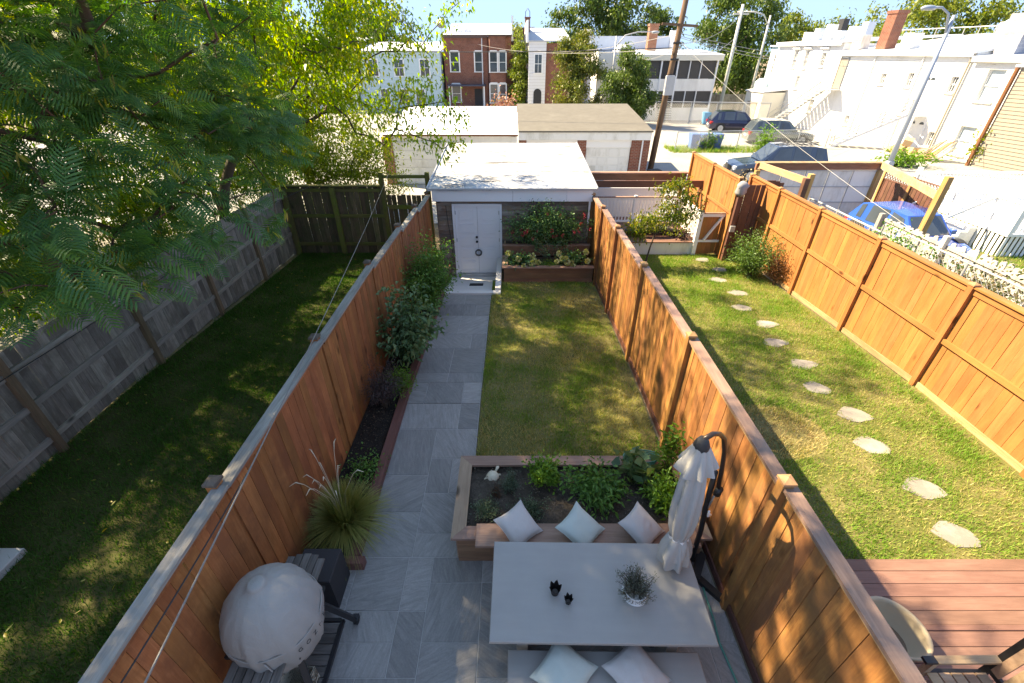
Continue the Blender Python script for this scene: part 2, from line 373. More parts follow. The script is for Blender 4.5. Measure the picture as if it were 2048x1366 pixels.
fence_y('fence','grey weathered board fence with brown posts under the feathery tree',XL,[(-2.2,.1,1.68),(.1,2.4,1.68),(2.4,4.7,1.68),(4.7,7.0,1.7),(7.0,9.2,1.72),(9.2,11.4,1.70),(11.4,13.6,1.66)],1,M['grey_board'],M['brown_post'],M['grey_rail'],M['grey_rail'],cap_on=False,trim_h=0,rails=[.3,.85,1.42],rail_m=M['grey_rail'],rail_side=1,post_front=.05,post_up=-.03,gap=.008)
fence_y('fence','taller stained board fence beside the small raised deck',lambda y:6.5,[(13.05,15.0,2.0),(15.0,16.9,2.0)],-1,M['cedar_sun'],M['cedar_sun'],M['cedar_rail'],M['cedar_rail'],capblock=M['cap_tan'],post_front=.03,post_up=.02,cap_w=.13,trim_h=.08,mid=True)
# ---- mossy back fence of the left yard, boards along x
def boards_x(o,name,mat,x0,x1,y,zb,zt,bw=.14,gap=.01,th=.018,topj=0):
    n=max(1,round((x1-x0)/(bw+gap))); w=(x1-x0)/n-gap
    me=MB().box(-w/2,w/2,-th/2,th/2,0,zt-zb).mesh(name,mat)
    for i in range(n):
        obj(name,me,o,(x0+(i+.5)*(w+gap),y+random.uniform(-.004,.004),zb-random.uniform(0,topj)),(0,random.uniform(-.008,.008),0))
bf=thing('fence','dark mossy board fence closing the back of the shaded left lawn','fence',(-5.4,13.6,0))
def rel(o,m,name,mat): # world-space mesh builder -> part
    m.v=[(v[0]-o.location.x,v[1]-o.location.y,v[2]-o.location.z) for v in m.v]; return m.build(name,mat,o)
class O3:  # convenience: offset boards
    pass
def boards_xw(o,name,mat,x0,x1,y,zb,zt,**k): boards_x(o,name,mat,x0-o.location.x,x1-o.location.x,y-o.location.y,zb-o.location.z,zt-o.location.z,**k)
boards_xw(bf,'board',M['moss_board'],-6.9,-3.9,13.64,-.5,1.66,topj=.02,gap=.006)
rel(bf,MB().box(-6.92,-3.88,13.52,13.68,1.665,1.70),'cap',M['moss_rail'])
for z in (1.55,.78,-.12): rel(bf,MB().box(-6.9,-3.9,13.585,13.625,z-.05,z+.05),'rail',M['moss_rail'])
for x in (-6.82,-5.36): rel(bf,MB().box(x-.07,x+.07,13.50,13.583,-.6,1.64),'post',M['moss_post'])
gt=thing('garden_gate','mossy wooden gate with diagonal brace between two tall posts','gate',(-3.2,13.6,0))
for x in (-3.86,-2.5): rel(gt,MB().box(x-.06,x+.06,13.54,13.66,-.6,2.06),'post',M['moss_post'])
rel(gt,MB().box(-3.79,-2.57,13.56,13.62,1.9,1.99),'crossbar',M['moss_rail'])
boards_xw(gt,'board',M['moss_board'],-3.78,-2.6,13.64,-.45,1.42,gap=.013,topj=.03)
for z in (1.05,.15): rel(gt,MB().box(-3.77,-2.6,13.585,13.625,z-.06,z+.06),'rail',M['moss_rail'])
rel(gt,MB().bar((-3.7,13.56,.2),(-2.7,13.56,1.0),.04,.1,(0,1,0)),'brace',M['moss_rail'])
# ================================================================ shed
sh=thing('shed','flat roofed shed with weathered plank front and white double door','shed',(0,12.55,-.75))
def roofmat():
    t=NT('roof_membrane'); v=t.coords(rnd=False); n=t.noise(v,.9,6,.7); f=t.noise(v,22,3)
    col=t.ramp(n,[(.35,(.42,.42,.425)),(.6,(.56,.56,.565))])
    st=t.noise(t.coords((.5,1.2,1),False),1.6,6,.75); col=t.mix(t.ramp(st,[(.50,(0,0,0)),(.64,(1,1,1))]),col,(.17,.17,.175))
    t.bump(f,.2,.01); return t.fin(col,.7,0,.2)
M['roof']=roofmat()
def quadslab(m,pts,th):
    n=len(pts); return m.add([tuple(p) for p in pts]+[(p[0],p[1],p[2]-th) for p in pts],[tuple(range(n)),tuple(range(2*n-1,n-1,-1))]+[(k,n+k,n+(k+1)%n,(k+1)%n) for k in range(n)])
rf=rel(sh,quadslab(MB(),[(-2.3,12.33,1.9),(2.31,12.33,1.9),(2.31,17.3,2.27),(-2.3,17.3,2.27)],.05),'roof',M['roof'])
for i,yy in enumerate((13.05,13.95,14.9)):
    z=1.9+(yy-12.33)/4.97*.37
    MB().bar((-2.28,yy-12.55,z+.754),(2.29,yy-12.55,z+.754),.09,.006).build('seam',M['roof'],rf)
MB().bar((-2.31,-.215,2.645),(2.32,-.215,2.645),.03,.05).build('drip_edge',M['galv'],rf)
for x in (-2.31,2.32): MB().bar((x,-.2,2.66),(x,4.76,3.03),.03,.06).build('drip_edge',M['galv'],rf)
for (a,b) in ((-2.2,.02),(.026,1.5),(1.506,2.22)): rel(sh,MB().box(a,b,12.40,12.43,1.55,1.845),'fascia',M['fascia'])
rel(sh,MB().box(-2.14,-2.1,12.6,17.2,-.9,1.86),'side_wall',M['shed_plank']); rel(sh,MB().box(2.12,2.16,12.6,17.2,-.9,1.86),'side_wall',M['shed_plank'])
rel(sh,MB().box(-2.1,2.12,12.58,12.62,-.9,1.86),'wall',M['charcoal'])
rel(sh,MB().box(-2.1,2.12,17.15,17.2,-.9,2.1),'back_wall',M['white_dirty'])
zc=-.85
while zc<1.52:
    for a,b in ((-2.1,-1.68),(-.30,2.12)):
        if b-a>1:
            c=random.uniform(a+.6,b-.6); segs=[(a,c-.002),(c+.002,b)]
        else: segs=[(a,b)]
        for s0,s1 in segs:
            rel(sh,MB().box(s0,s1,12.55+random.uniform(0,.008),12.58,zc,zc+.135,0),'plank',M['shed_plank'])
    if zc>1.30: rel(sh,MB().box(-1.68,-.30,12.552,12.58,max(zc,1.43),zc+.135),'plank',M['shed_plank'])
    zc+=.14
DX0,DX1,DZ0,DZ1=-1.62,-.36,-.64,1.38
fr=rel(sh,MB().box(DX0-.07,DX0,12.50,12.58,DZ0-.02,DZ1+.07).box(DX1,DX1+.07,12.50,12.58,DZ0-.02,DZ1+.07).box(DX0,DX1,12.50,12.58,DZ1,DZ1+.07),'door_frame',M['door_white'])
rel(sh,MB().box(DX0-.07,DX1+.07,12.46,12.58,DZ0-.13,DZ0-.02),'sill',M['conc'])
mid=(DX0+DX1)/2
for k,(a,b) in enumerate(((DX0+.004,mid-.003),(mid+.003,DX1-.004))):
    d=rel(sh,MB().box(a,b,12.535,12.57,DZ0,DZ1-.004),'door',M['door_white'])
    dl=sh.location
    for i in range(5):
        z0=DZ0+.1+i*.38; z1=z0+.29; x0,x1=a+.1,b-.1
        m=MB()  # raised frame lines round each recessed panel
        for (u0,u1,w0,w1) in ((x0,x1,z0,z0+.018),(x0,x1,z1-.018,z1),(x0,x0+.018,z0+.018,z1-.018),(x1-.018,x1,z0+.018,z1-.018)): m.box(u0,u1,12.524,12.5355,w0,w1)
        m.box(x0+.04,x1-.04,12.529,12.5355,z0+.04,z1-.04)
        m.v=[(v[0]-dl.x,v[1]-dl.y,v[2]-dl.z) for v in m.v]; m.build('panel',M['door_white'],d)
    if k==0:
        for z in (.50,.36):
            m=MB(); m.tube([(b-.03-dl.x,12.535-dl.y,z-dl.z),(b-.03-dl.x,12.50-dl.y,z-dl.z)],.014,8); m.tube([(b-.03-dl.x,12.505-dl.y,z-dl.z),(b-.03-dl.x,12.47-dl.y,z-dl.z)],.032,12); m.build('door_knob',M['black'],d)
    for z in (-.45,.4,1.2):
        xx=a+.005 if k==0 else b-.005
        MB().box(xx-.012-dl.x,xx+.012-dl.x,-.03,-.012,z-.05-dl.z,z+.05-dl.z).build('hinge',M['steel'],d)
w=MB(); w.tube([(.085*math.cos(t/16*2*math.pi),0,.085*math.sin(t/16*2*math.pi)) for t in range(17)],[.02+.008*random.random() for _ in range(17)],6)
wr=w.build('wreath',plain('wreath_twig',(.10,.10,.095),.9,0,.5,40)); wr.location=(mid,12.50,.02); tag(wr,'small dark wreath hanging on the white shed door','wreath')
cb=MB().tube([(-1.86,12.53,1.4),(-1.84,12.53,1.0),(-1.78,12.52,.4),(-1.76,12.52,-.1),(-1.84,12.52,-.22)],.008,6).build('cable',M['cable']); tag(cb,'thin black cable hanging on the shed planks left of the door','cable')
# landing and curb in front of the shed door
ld=MB().add([(-1.85,10.46,-.27),(-.45,10.46,-.27),(-.45,12.47,-.74),(-1.85,12.47,-.74)],[(0,1,2,3)]).build('ramp',plain('ramp_concrete',(.60,.585,.56),.85,0,.1,3)); tag(ld,kind='structure')
kb=MB().box(-1.85,-.29,10.30,10.455,-.5,-.20,.01).box(-.44,-.29,10.457,12.5,-.8,-.13,.01).build('kerb',plain('kerb_pale',(.62,.60,.57),.85,0,.08,4)); tag(kb,kind='structure')
dm=MB().box(-.19,.19,-.13,.13,0,.015,.004).build('door_mat',plain('mat_dark',(.02,.02,.022),.95,0,.3,40),None,(-1.0,11.35,-.475),(math.atan2(-.47,2.01),0,0)); tag(dm,'small dark rectangular mat on the concrete before the shed door','mat')
# ================================================================ raised bed by the patio
pb=thing('raised_planter','large wooden raised bed with wide cap planted with herbs behind the table','planter',(.78,3.5,0)); pl=pb.location
def relp(m,name,mat,o=pb): return rel(o,m,name,mat)
for i in range(3):
    z0=i*.152; z1=z0+.149
    relp(MB().box(-.62,2.16,2.97,3.008,z0,z1),'board',M['planter']); relp(MB().box(-.62,2.16,4.06,4.098,z0,z1),'board',M['planter'])
    relp(MB().box(-.64,-.602,3.01,4.058,z0,z1),'board',M['planter_y']); relp(MB().box(2.142,2.18,3.01,4.058,z0,z1),'board',M['planter_y'])
ZC0,ZC1=.458,.492
def cap4(ps,name,mat): # flat mitred board
    relp(quadslab(MB(),[(x,y,ZC1) for x,y in ps],ZC1-ZC0),name,mat)
g4=.002
cap4([(-.68,2.93),(-.68,4.14),(-.52,3.98),(-.52,3.09)],'cap',M['planter_y'])
cap4([(-.68+g4,4.14),(2.22,4.14),(2.06,3.98),(-.52+g4,3.98)],'cap',M['planter_cap'])
cap4([(2.22,4.14-g4),(2.22,2.93),(2.06,3.09),(2.06,3.98-g4)],'cap',M['planter_y'])
cap4([(-.68+g4,2.93),(-.52+g4,3.09),(2.06,3.09),(2.22-g4,2.93)],'cap',M['planter_cap'])
relp(MB().box(-.40,2.05,2.82,3.10,ZC1+.002,ZC1+.036,.004),'bench_seat',M['planter_cap'])
for x in (-.2,.8,1.9): relp(MB().box(x-.04,x+.04,2.86,2.965,.30,ZC1),'bracket',M['planter'])
# soil with clods
n=46; m=22; X,Y=np.meshgrid(np.linspace(-.60,2.14,n),np.linspace(3.01,4.06,m)); Z=.38+.05*rng.random(X.shape)+.03*np.sin(X*5)*np.cos(Y*6)
F=[(j*n+i,j*n+i+1,(j+1)*n+i+1,(j+1)*n+i) for j in range(m-1) for i in range(n-1)]
obj('soil',np_mesh('soil',np.stack([X-pl.x,Y-pl.y,Z],-1).reshape(-1,3),F,M['soil']),pb)
# ================================================================ table, bench, pillows
def tablemat():
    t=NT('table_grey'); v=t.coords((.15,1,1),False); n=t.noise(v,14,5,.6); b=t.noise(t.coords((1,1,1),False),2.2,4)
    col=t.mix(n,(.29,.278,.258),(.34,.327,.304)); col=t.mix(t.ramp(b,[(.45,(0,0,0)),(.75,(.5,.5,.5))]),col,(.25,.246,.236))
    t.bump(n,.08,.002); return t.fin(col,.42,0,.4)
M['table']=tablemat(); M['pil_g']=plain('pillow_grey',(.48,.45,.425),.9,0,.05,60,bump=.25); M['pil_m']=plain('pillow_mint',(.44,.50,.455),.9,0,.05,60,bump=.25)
M['canvas']=plain('umbrella_canvas',(.37,.36,.34),.85,0,.05,30,bump=.2)
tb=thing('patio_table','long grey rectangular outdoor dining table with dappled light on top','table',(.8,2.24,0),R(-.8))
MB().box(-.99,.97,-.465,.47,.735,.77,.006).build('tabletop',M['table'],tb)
MB().box(-.86,.84,-.36,.36,.66,.734).build('apron',M['charcoal'],tb)
for x in (-.70,.68): MB().box(x-.05,x+.05,-.34,.34,0,.659).build('leg',M['table'],tb)
MB().box(-.64,.62,-.03,.03,.2,.26).build('stretcher',M['table'],tb)
bn=thing('patio_bench','long grey backless bench on the near side of the table','bench',(.82,1.62,0),R(-.8))
MB().box(-.86,.86,-.21,.23,.41,.45,.006).build('seat',M['table'],bn)
for x in (-.62,.62): MB().box(x-.04,x+.04,-.18,.18,0,.409).build('leg',M['table'],bn)
MB().box(-.56,.56,-.03,.03,.15,.2).build('stretcher',M['table'],bn)
def pillow(label,mat,loc,rot,s=.40,th=.15,seed=0):
    r=np.random.default_rng(seed); n=17; u=np.linspace(-1,1,n); U,Vv=np.meshgrid(u,u)
    pin=1-.10*(1-np.abs(U)**2)*(np.abs(Vv)**3)-.0; X=U*(1-.11*(1-U**2)*0)*(1-.13*(1-Vv**2)**1*np.abs(U)**4*1.0)*s/2; Yv=Vv*(1-.13*(1-U**2)*np.abs(Vv)**4)*s/2
    h=th/2*((1-U**2)*(1-Vv**2))**.42; wob=1+.10*np.sin(3.1*U+seed)*np.cos(2.7*Vv+seed*2)+.05*r.standard_normal(U.shape)*(1-U**2)
    top=np.stack([X,Yv,h*wob],-1).reshape(-1,3); bot=np.stack([X,Yv,-h*.8],-1).reshape(-1,3)
    F=[(j*n+i,j*n+i+1,(j+1)*n+i+1,(j+1)*n+i) for j in range(n-1) for i in range(n-1)]; N=n*n
    F2=[(N+d,N+c,N+b,N+a) for a,b,c,d in F]
    me=np_mesh('pillow',np.concatenate([top,bot]),F+F2,mat,smooth=True); o=obj('pillow',me,None,loc,rot); 
    tag(o,label,'pillow',group='square outdoor pillows'); 
    e=MB().tube([(s/2*x*.995,s/2*y*.995,0) for x,y in ((-1,-1),(-.5,-.90),(0,-.87),(.5,-.90),(1,-1),(.90,-.5),(.87,0),(.90,.5),(1,1),(.5,.90),(0,.87),(-.5,.90),(-1,1),(-.90,.5),(-.87,0),(-.90,-.5),(-1,-1))],.004,5).build('piping',mat,o,smooth=True)
    return o
pillow('grey white pillow on the planter bench, leftmost of the three there',M['pil_g'],(.07,3.0,.635),(R(24),R(2),R(42)),.41,.17,1)
pillow('mint pillow on the planter bench between two grey pillows',M['pil_m'],(.75,2.97,.63),(R(22),R(-3),R(50)),.42,.16,2)
pillow('grey white pillow on the planter bench beside the closed umbrella',M['pil_g'],(1.42,2.98,.635),(R(24),R(3),R(46)),.41,.17,3)
pillow('mint pillow lying on the grey bench in front',M['pil_m'],(.45,1.66,.525),(R(5),R(-4),R(52)),.43,.17,4)
pillow('grey pillow lying on the grey bench in front',M['pil_g'],(1.07,1.65,.525),(R(6),R(5),R(38)),.43,.17,5)
# candle holders with crown rims
M['iron']=plain('iron_dark',(.02,.018,.017),.5,.5,.3,20); M['wax']=plain('tealight',(.06,.05,.045),.5)
def candle(label,loc,r,h,rz):
    o=thing('candle_holder',label,'candle holder',loc,rz,'dark crown shaped candle holders'); n=24; vs=[];fs=[]
    prof=[(.62,0),(.72,.3),(.85,.55)]
    for k in range(n):
        t=2*math.pi*k/n; ph=(k%4)/4; tip=1-abs(2*ph-1) if True else 0
        for rr,z in prof: vs.append((r*rr*math.cos(t),r*rr*math.sin(t),h*z))
        hh=.62+.38*abs(1-2*ph); rr=.88+.22*abs(1-2*ph); vs.append((r*rr*math.cos(t),r*rr*math.sin(t),h*hh))
    for k in range(n):
        a=k*4; b=((k+1)%n)*4
        for j in range(3): fs.append((a+j,b+j,b+j+1,a+j+1))
    c=MB().add(vs,fs).add([(r*.62*math.cos(2*math.pi*k/n),r*.62*math.sin(2*math.pi*k/n),.003) for k in range(n)],[tuple(range(n))]).build('cup',M['iron'],o)
    md=c.modifiers.new('solid','SOLIDIFY'); md.thickness=.003
    MB().lathe([(r*.5,.004),(r*.5,h*.22)],12).build('candle',M['wax'],o)
candle('taller dark crown rimmed candle holder on the table',(.40,2.20,.771),.055,.125,.2)
candle('smaller dark crown rimmed candle holder on the table',(.515,2.115,.771),.04,.095,.7)
# turtle ornament
M['cream']=plain('cream_stone',(.62,.54,.40),.8,0,.15,30,bump=.3)
tt=thing('turtle_ornament','cream stone turtle figure on the raised bed soil','ornament',(-.25,3.85,.41),R(60))
MB().lathe([(.001,.085),(.03,.08),(.06,.06),(.08,.03),(.085,.01),(.07,0)][::-1],16,fn=lambda t,j:1+.04*math.cos(6*t)).build('shell',M['cream'],tt,smooth=True)
MB().tube([(.07,0,.03),(.10,0,.055),(.125,0,.065),(.15,0,.055)],[.018,.016,.024,.012],8).build('head',M['cream'],tt,smooth=True)
for a in (40,140,220,320): MB().tube([(.055*math.cos(R(a)),.055*math.sin(R(a)),.02),(.11*math.cos(R(a)),.11*math.sin(R(a)),.006)],[.02,.012],6).build('flipper',M['cream'],tt,smooth=True)
# ================================================================ closed cantilever umbrella
um=thing('cantilever_umbrella','closed pale grey cantilever umbrella on black pole by the brown fence','umbrella',(2.02,2.84,0))
def canopy(axis0,axis1,prof,nf,amp,name,mat,seed=0):
    a0=Vector(axis0);a1=Vector(axis1); d=(a1-a0).normalized(); ax=d.orthogonal().normalized(); ay=d.cross(ax); n=nf*12; vs=[];fs=[];L=(a1-a0).length
    for j,(f,r,am) in enumerate(prof):
        for k in range(n):
            t=2*math.pi*k/n; sw=.14*math.sin(f*5+seed); rr=r*(1+am*(.8*math.cos(nf*(t+sw))+.15*math.cos((nf*2)*(t+sw)+1+f*3)))*(1+.08*math.cos(2*t+seed))
            vs.append(a0+d*(L*f+.012*math.cos(nf*t+1.5)*(1 if f<.02 else 0))+ax*(rr*math.cos(t+sw*.4))+ay*(rr*math.sin(t+sw*.4)))
    for j in range(len(prof)-1):
        for k in range(n): fs.append((j*n+k,j*n+(k+1)%n,(j+1)*n+(k+1)%n,(j+1)*n+k))
    u=um.location; m=MB().add([(v.x-u.x,v.y-u.y,v.z-u.z) for v in vs],fs); return m.build(name,mat,um,smooth=True)
TOP=(1.50,2.50,2.38); BOT=(1.58,2.49,.86)
cn=canopy(BOT,TOP,[(0,.14,.2),(.05,.142,.2),(.12,.132,.18),(.19,.108,.15),(.235,.086,.1),(.25,.084,.1),(.27,.09,.11),(.34,.112,.15),(.45,.125,.17),(.58,.122,.17),(.7,.11,.16),(.82,.092,.14),(.92,.075,.1),(1,.05,.05)],8,.3,'canopy',M['canvas'])
d_=(Vector(TOP)-Vector(BOT)); q=lambda f: tuple(Vector(BOT)+d_*f)
canopy(q(.84),q(1.02),[(0,.145,.22),(.25,.13,.2),(.6,.095,.14),(1,.05,.02)],8,.3,'vent_cap',M['canvas'],1)
canopy(q(.235),q(.26),[(0,.092,.1),(1,.092,.1)],8,.2,'tie_strap',M['white'],0)
fl=canopy((1.50,2.44,.98),(1.56,2.47,1.30),[(0,.095,.2),(.3,.10,.22),(.7,.08,.2),(1,.04,.1)],4,.2,'canopy_flap',M['canvas'],3)
u=um.location
def relu(m,name,mat,smooth=True):
    m.v=[(v[0]-u.x,v[1]-u.y,v[2]-u.z) for v in m.v]; return m.build(name,mat,um,smooth=smooth)
t_=Vector(TOP); relu(MB().lathe([(.06,-.02),(.065,.02),(.05,.06),(.035,.09)],14,c=tuple(t_)),'hub',M['charcoal'])
relu(MB().tube([(2.02,2.84,.05),(1.98,2.83,.8),(1.92,2.82,1.4),(1.88,2.79,1.75)],.026,12),'pole',M['black'])
arm=[(1.95,2.76,1.52),(1.92,2.77,1.8),(1.87,2.75,2.06),(1.79,2.70,2.27),(1.69,2.62,2.40),(1.59,2.55,2.47),(1.50,2.50,2.46)]
relu(MB().tube(arm,.021,10),'arm',plain('arm_brown',(.05,.032,.024),.35,.3))
relu(MB().tube([(1.95,2.76,1.47),(1.955,2.755,1.56)],.036,10),'joint',M['black']); relu(MB().tube([(1.95,2.83,1.05),(1.95,2.77,1.5)],.011,8),'brace',M['steel'])
relu(MB().tube([(2.0,2.80,1.1),(1.955,2.77,1.12),(1.95,2.77,1.2)],.012,8),'crank',M['white'])
for a,l in ((-52,.62),(38,.30),(128,.40),(218,.55)):
    c,s=math.cos(R(a)),math.sin(R(a)); relu(MB().bar((2.02+c*.05,2.84+s*.05,.035),(2.02+c*l,2.84+s*l,.035),.075,.055),'base_leg',M['black'],False)
relu(MB().lathe([(.09,0),(.09,.07),(.05,.10),(.04,.22)],14,c=(2.02,2.84,.02)),'base_hub',M['black'])
relu(MB().bar((2.17,2.99,.10),(2.0,2.72,.10),.16,.09),'base_weight',M['charcoal'],False)
# ================================================================ covered pizza oven on its cart
ov=thing('oven_cart','black oven cart with grey slatted side shelves against the orange fence','cart',(-2.0,1.92,0)); oc=ov.location
M['slat_grey']=wood('slat_grey',(.11,.098,.088),(.235,.215,.195),1,.85,.25,.008,grain=24)
M['slat_x']=wood('slat_grey_x',(.09,.08,.072),(.2,.18,.165),0,.85,.25,.008,grain=24)
def relo(m,name,mat,o=None,smooth=False):
    o=o or ov; m.v=[(v[0]-oc.x,v[1]-oc.y,v[2]-oc.z) for v in m.v]; return m.build(name,mat,o,smooth=smooth)
for i in range(6): # back shelf slats run along y, rounded outer corner
    x=-2.235+i*.073; e=[.10,.03,.006,0,.012,.05][i]
    relo(MB().box(x,x+.066,2.06,2.50-e,.90,.92,.003),'shelf_slat',M['slat_grey'])
    relo(MB().box(x,x+.066,1.20+[.1,.03,.006,0,.012,.05][i],1.66,.90,.92,.003),'shelf_slat',M['slat_grey'])
for y in (2.12,2.4,1.3,1.6): relo(MB().box(-2.24,-1.82,y-.015,y+.015,.872,.898),'shelf_bearer',M['black'])
relo(MB().box(-2.33,-1.72,1.62,2.2,.86,.895),'top_frame',M['black'])
for i in range(9):
    y=1.36+i*.092; relo(MB().box(-2.24,-1.72,y,y+.082,.21,.23,.003),'lower_slat',M['slat_x'])
for (a,b,c,d) in ((-1.715,-1.68,1.33,2.22),(-2.28,-2.245,1.33,2.22)): relo(MB().box(a,b,c,d,.19,.235),'lower_frame',M['black'])
for y in (1.315,2.205): relo(MB().box(-2.245,-1.715,y,y+.03,.19,.232),'lower_frame',M['black'])
for sy,y0,y1 in ((1,2.08,2.30),(-1,1.72,1.40)):
    relo(MB().bar((-1.80,y0,.88),(-1.62,y1,.05),.05,.045),'leg',M['black']); relo(MB().bar((-2.22,y0,.88),(-2.30,y1,.05),.05,.045),'leg',M['black'])
    wl=relo(MB().tube([(-1.64,y1+.005,.045),(-1.60,y1+.005,.045)],.045,14),'castor',M['rubber']); relo(MB().box(-1.65,-1.59,y1-.03,y1+.035,.085,.11),'brake',M['charcoal'],wl)
bk=thing('basket','pale woven rectangular basket on the lower shelf of the oven cart','basket',(-1.9,1.55,.231),R(-6))
def wov():
    t=NT('woven_pale'); v=t.coords((1,1,1),False); w=t.new('ShaderNodeTexWave'); w.inputs['Scale'].default_value=26; w.inputs['Distortion'].default_value=6; w.inputs['Detail'].default_value=3; t.l(v,w.inputs[0])
    col=t.ramp(w.outputs['Fac'],[(.2,(.10,.085,.06)),(.7,(.42,.38,.30))]); t.bump(w.outputs['Fac'],.8,.01); return t.fin(col,.9)
M['woven']=wov()
MB().box(-.13,.13,-.2,.2,0,.012).box(-.13,-.115,-.2,.2,.012,.2).box(.115,.13,-.2,.2,.012,.2).box(-.115,.115,-.2,-.185,.012,.2).box(-.115,.115,.185,.2,.012,.2).build('side',M['woven'],bk)
MB().tube([(-.125,-.195,.2),(.125,-.195,.2),(.125,.195,.2),(-.125,.195,.2),(-.125,-.195,.2)],.012,6).build('rim',M['woven'],bk)
def covermat():
    t=NT('cover_fabric'); v=t.coords((1,1,.4),False); n=t.noise(v,7,5,.6,1.2); col=t.mix(n,(.28,.268,.248),(.335,.32,.297)); t.bump(n,.55,.02); return t.fin(col,.7,0,.3)
M['cover']=covermat()
cv=thing('oven_cover','pale fabric cover pulled over the round outdoor oven','oven cover',(-2.0,1.88,.9)); cv.scale=(.93,.93,.96); CR=.41
def cf(t,j):
    w=[0,.3,.6,1,1,.9,.7,.5,.35,.2,.1,0,0][min(j,12)]
    return 1+w*((.022*math.cos(9*t+.8*j*.3)+.018*math.cos(17*t+1+j*.2))*(2.2 if j<3 else 1)+.012*math.cos(23*t+j)+.03*math.cos(2*t+.5))
prof=[(.28,-.30),(.325,-.25),(.37,-.12),(.40,.02),(.408,.15),(.40,.21),(.378,.31),(.335,.41),(.27,.50),(.19,.57),(.085,.62),(.07,.655),(.055,.665)]
prof2=[]
for (a,b),(c,d) in zip(prof,prof[1:]): prof2+=[(a,b),((a+c)/2,(b+d)/2)]
prof2.append(prof[-1])
MB().lathe(prof2,72,fn=lambda t,j:cf(t,j//2)).build('cover',M['cover'],cv,smooth=True)
s_=MB(); s_.tube([(.408*math.cos(t/48*2*math.pi)*(1+.03*math.cos(2*t/48*2*math.pi+.5)),.408*math.sin(t/48*2*math.pi)*(1+.03*math.cos(2*t/48*2*math.pi+.5)),.185+.006*math.sin(t)) for t in range(49)],.006,5); s_.build('seam',M['cover'],cv,smooth=True)
s_=MB(); s_.tube([(.415*math.cos(R(-75)),.415*math.sin(R(-75)),.17),(.41*math.cos(R(-72)),.41*math.sin(R(-72)),0),(.33*math.cos(R(-70)),.33*math.sin(R(-70)),-.25)],.007,5); s_.build('seam',M['cover'],cv,smooth=True)
M['ink']=plain('ink_black',(.02,.02,.022),.7)
def text_mesh(ch,size,mat,ext=.001):
    cu=bpy.data.curves.new('txt','FONT'); cu.body=ch; cu.size=size; cu.extrude=ext; cu.align_x='CENTER'; cu.resolution_u=3
    to=bpy.data.objects.new('txt',cu); COL.objects.link(to); dg=bpy.context.evaluated_depsgraph_get(); dg.update()
    me=bpy.data.meshes.new_from_object(to.evaluated_get(dg)); bpy.data.objects.remove(to); me.materials.clear(); me.materials.append(mat); return me
for i,ch in enumerate('GOZNEY'):
    a=R(-38+i*10.5); rr=.405*(1+.03*math.cos(2*a+.5))+.016
    nrm=Vector((math.cos(a),math.sin(a),.12)).normalized(); right=Vector((-math.sin(a),math.cos(a),0)); upv=nrm.cross(right)
    mat=Matrix((right,upv,nrm)).transposed().to_4x4(); o=obj('lettering',text_mesh(ch,.058,M['ink']),cv); o.matrix_local=Matrix.Translation((rr*math.cos(a),rr*math.sin(a),.085))@mat
# black storage cube
bx_=MB().box(-.20,.20,-.185,.185,0,.50,.008).build('storage_box',M['charcoal'],None,(-2.05,2.63,0)); tag(bx_,'plain matte black storage cube beside the oven cart','box')
# ================================================================ hose, cables, condenser
M['hose']=plain('hose_teal',(.045,.26,.20),.4,0,.1,20)
hs=MB().tube([(2.22,3.02,.02),(2.14,2.8,.015),(2.12,2.6,.015),(2.115,2.3,.015),(2.09,2.1,.015),(2.12,1.8,.015),(2.14,1.5,.015),(2.12,1.1,.015),(2.15,.6,.015)],.011,8).build('garden_hose',M['hose'],smooth=True); tag(hs,'teal hose lying on the paving along the foot of the brown fence','hose')
c_=MB()
for k in range(5):
    r=.19+.012*k; c_.tube([(1.66+.01*k+r*math.cos(t/20*2*math.pi),4.02+.012*k+.11*math.sin(t/20*2*math.pi),.505+.014*k) for t in range(21)],.009,6)
tag(c_.build('hose_coil',M['hose'],smooth=True),'coil of teal hose resting on the back edge of the raised bed','hose')
def sag(a,b,s,n=24):
    a=Vector(a);b=Vector(b); return [tuple(a.lerp(b,i/n)-Vector((0,0,s*4*(i/n)*(1-i/n)))) for i in range(n+1)]
tag(MB().tube(sag((-1.0,-.8,3.35),(-3.62,13.6,2.03),.10),.0045,6).build('overhead_cable',plain('cable_dull',(.16,.155,.145),.6)),'pale cable strung above the left lawn to the tall gate post','cable')
tag(MB().tube(sag((-2.30,.2,1.93),(-2.31,2.7,1.93),.05,10),.006,5).build('fence_cable',M['cable']),'dark wire running under the grey cap of the orange fence','cable')
tag(MB().tube(sag((-6.62,1.5,1.52),(-6.72,12.0,1.50),.12)+[(-5.9,13.4,1.72)],.007,5).build('fence_wire',M['cable']),'dark wire strung along the top of the grey fence','cable')
ac=thing('condenser_unit','grey louvred condenser unit on a concrete pad by the grey fence','condenser',(-6.3,2.5,0))
MB().box(-.45,.52,-.7,.58,-.02,.09,.01).build('pad',M['conc'],ac); MB().box(-.38,.30,-.5,.42,.10,.70,.01).build('casing',M['galv'],ac)
for i in range(14): MB().box(.301,.318,-.46,.38,.14+i*.038,.16+i*.038).build('louvre',M['galv'],ac)
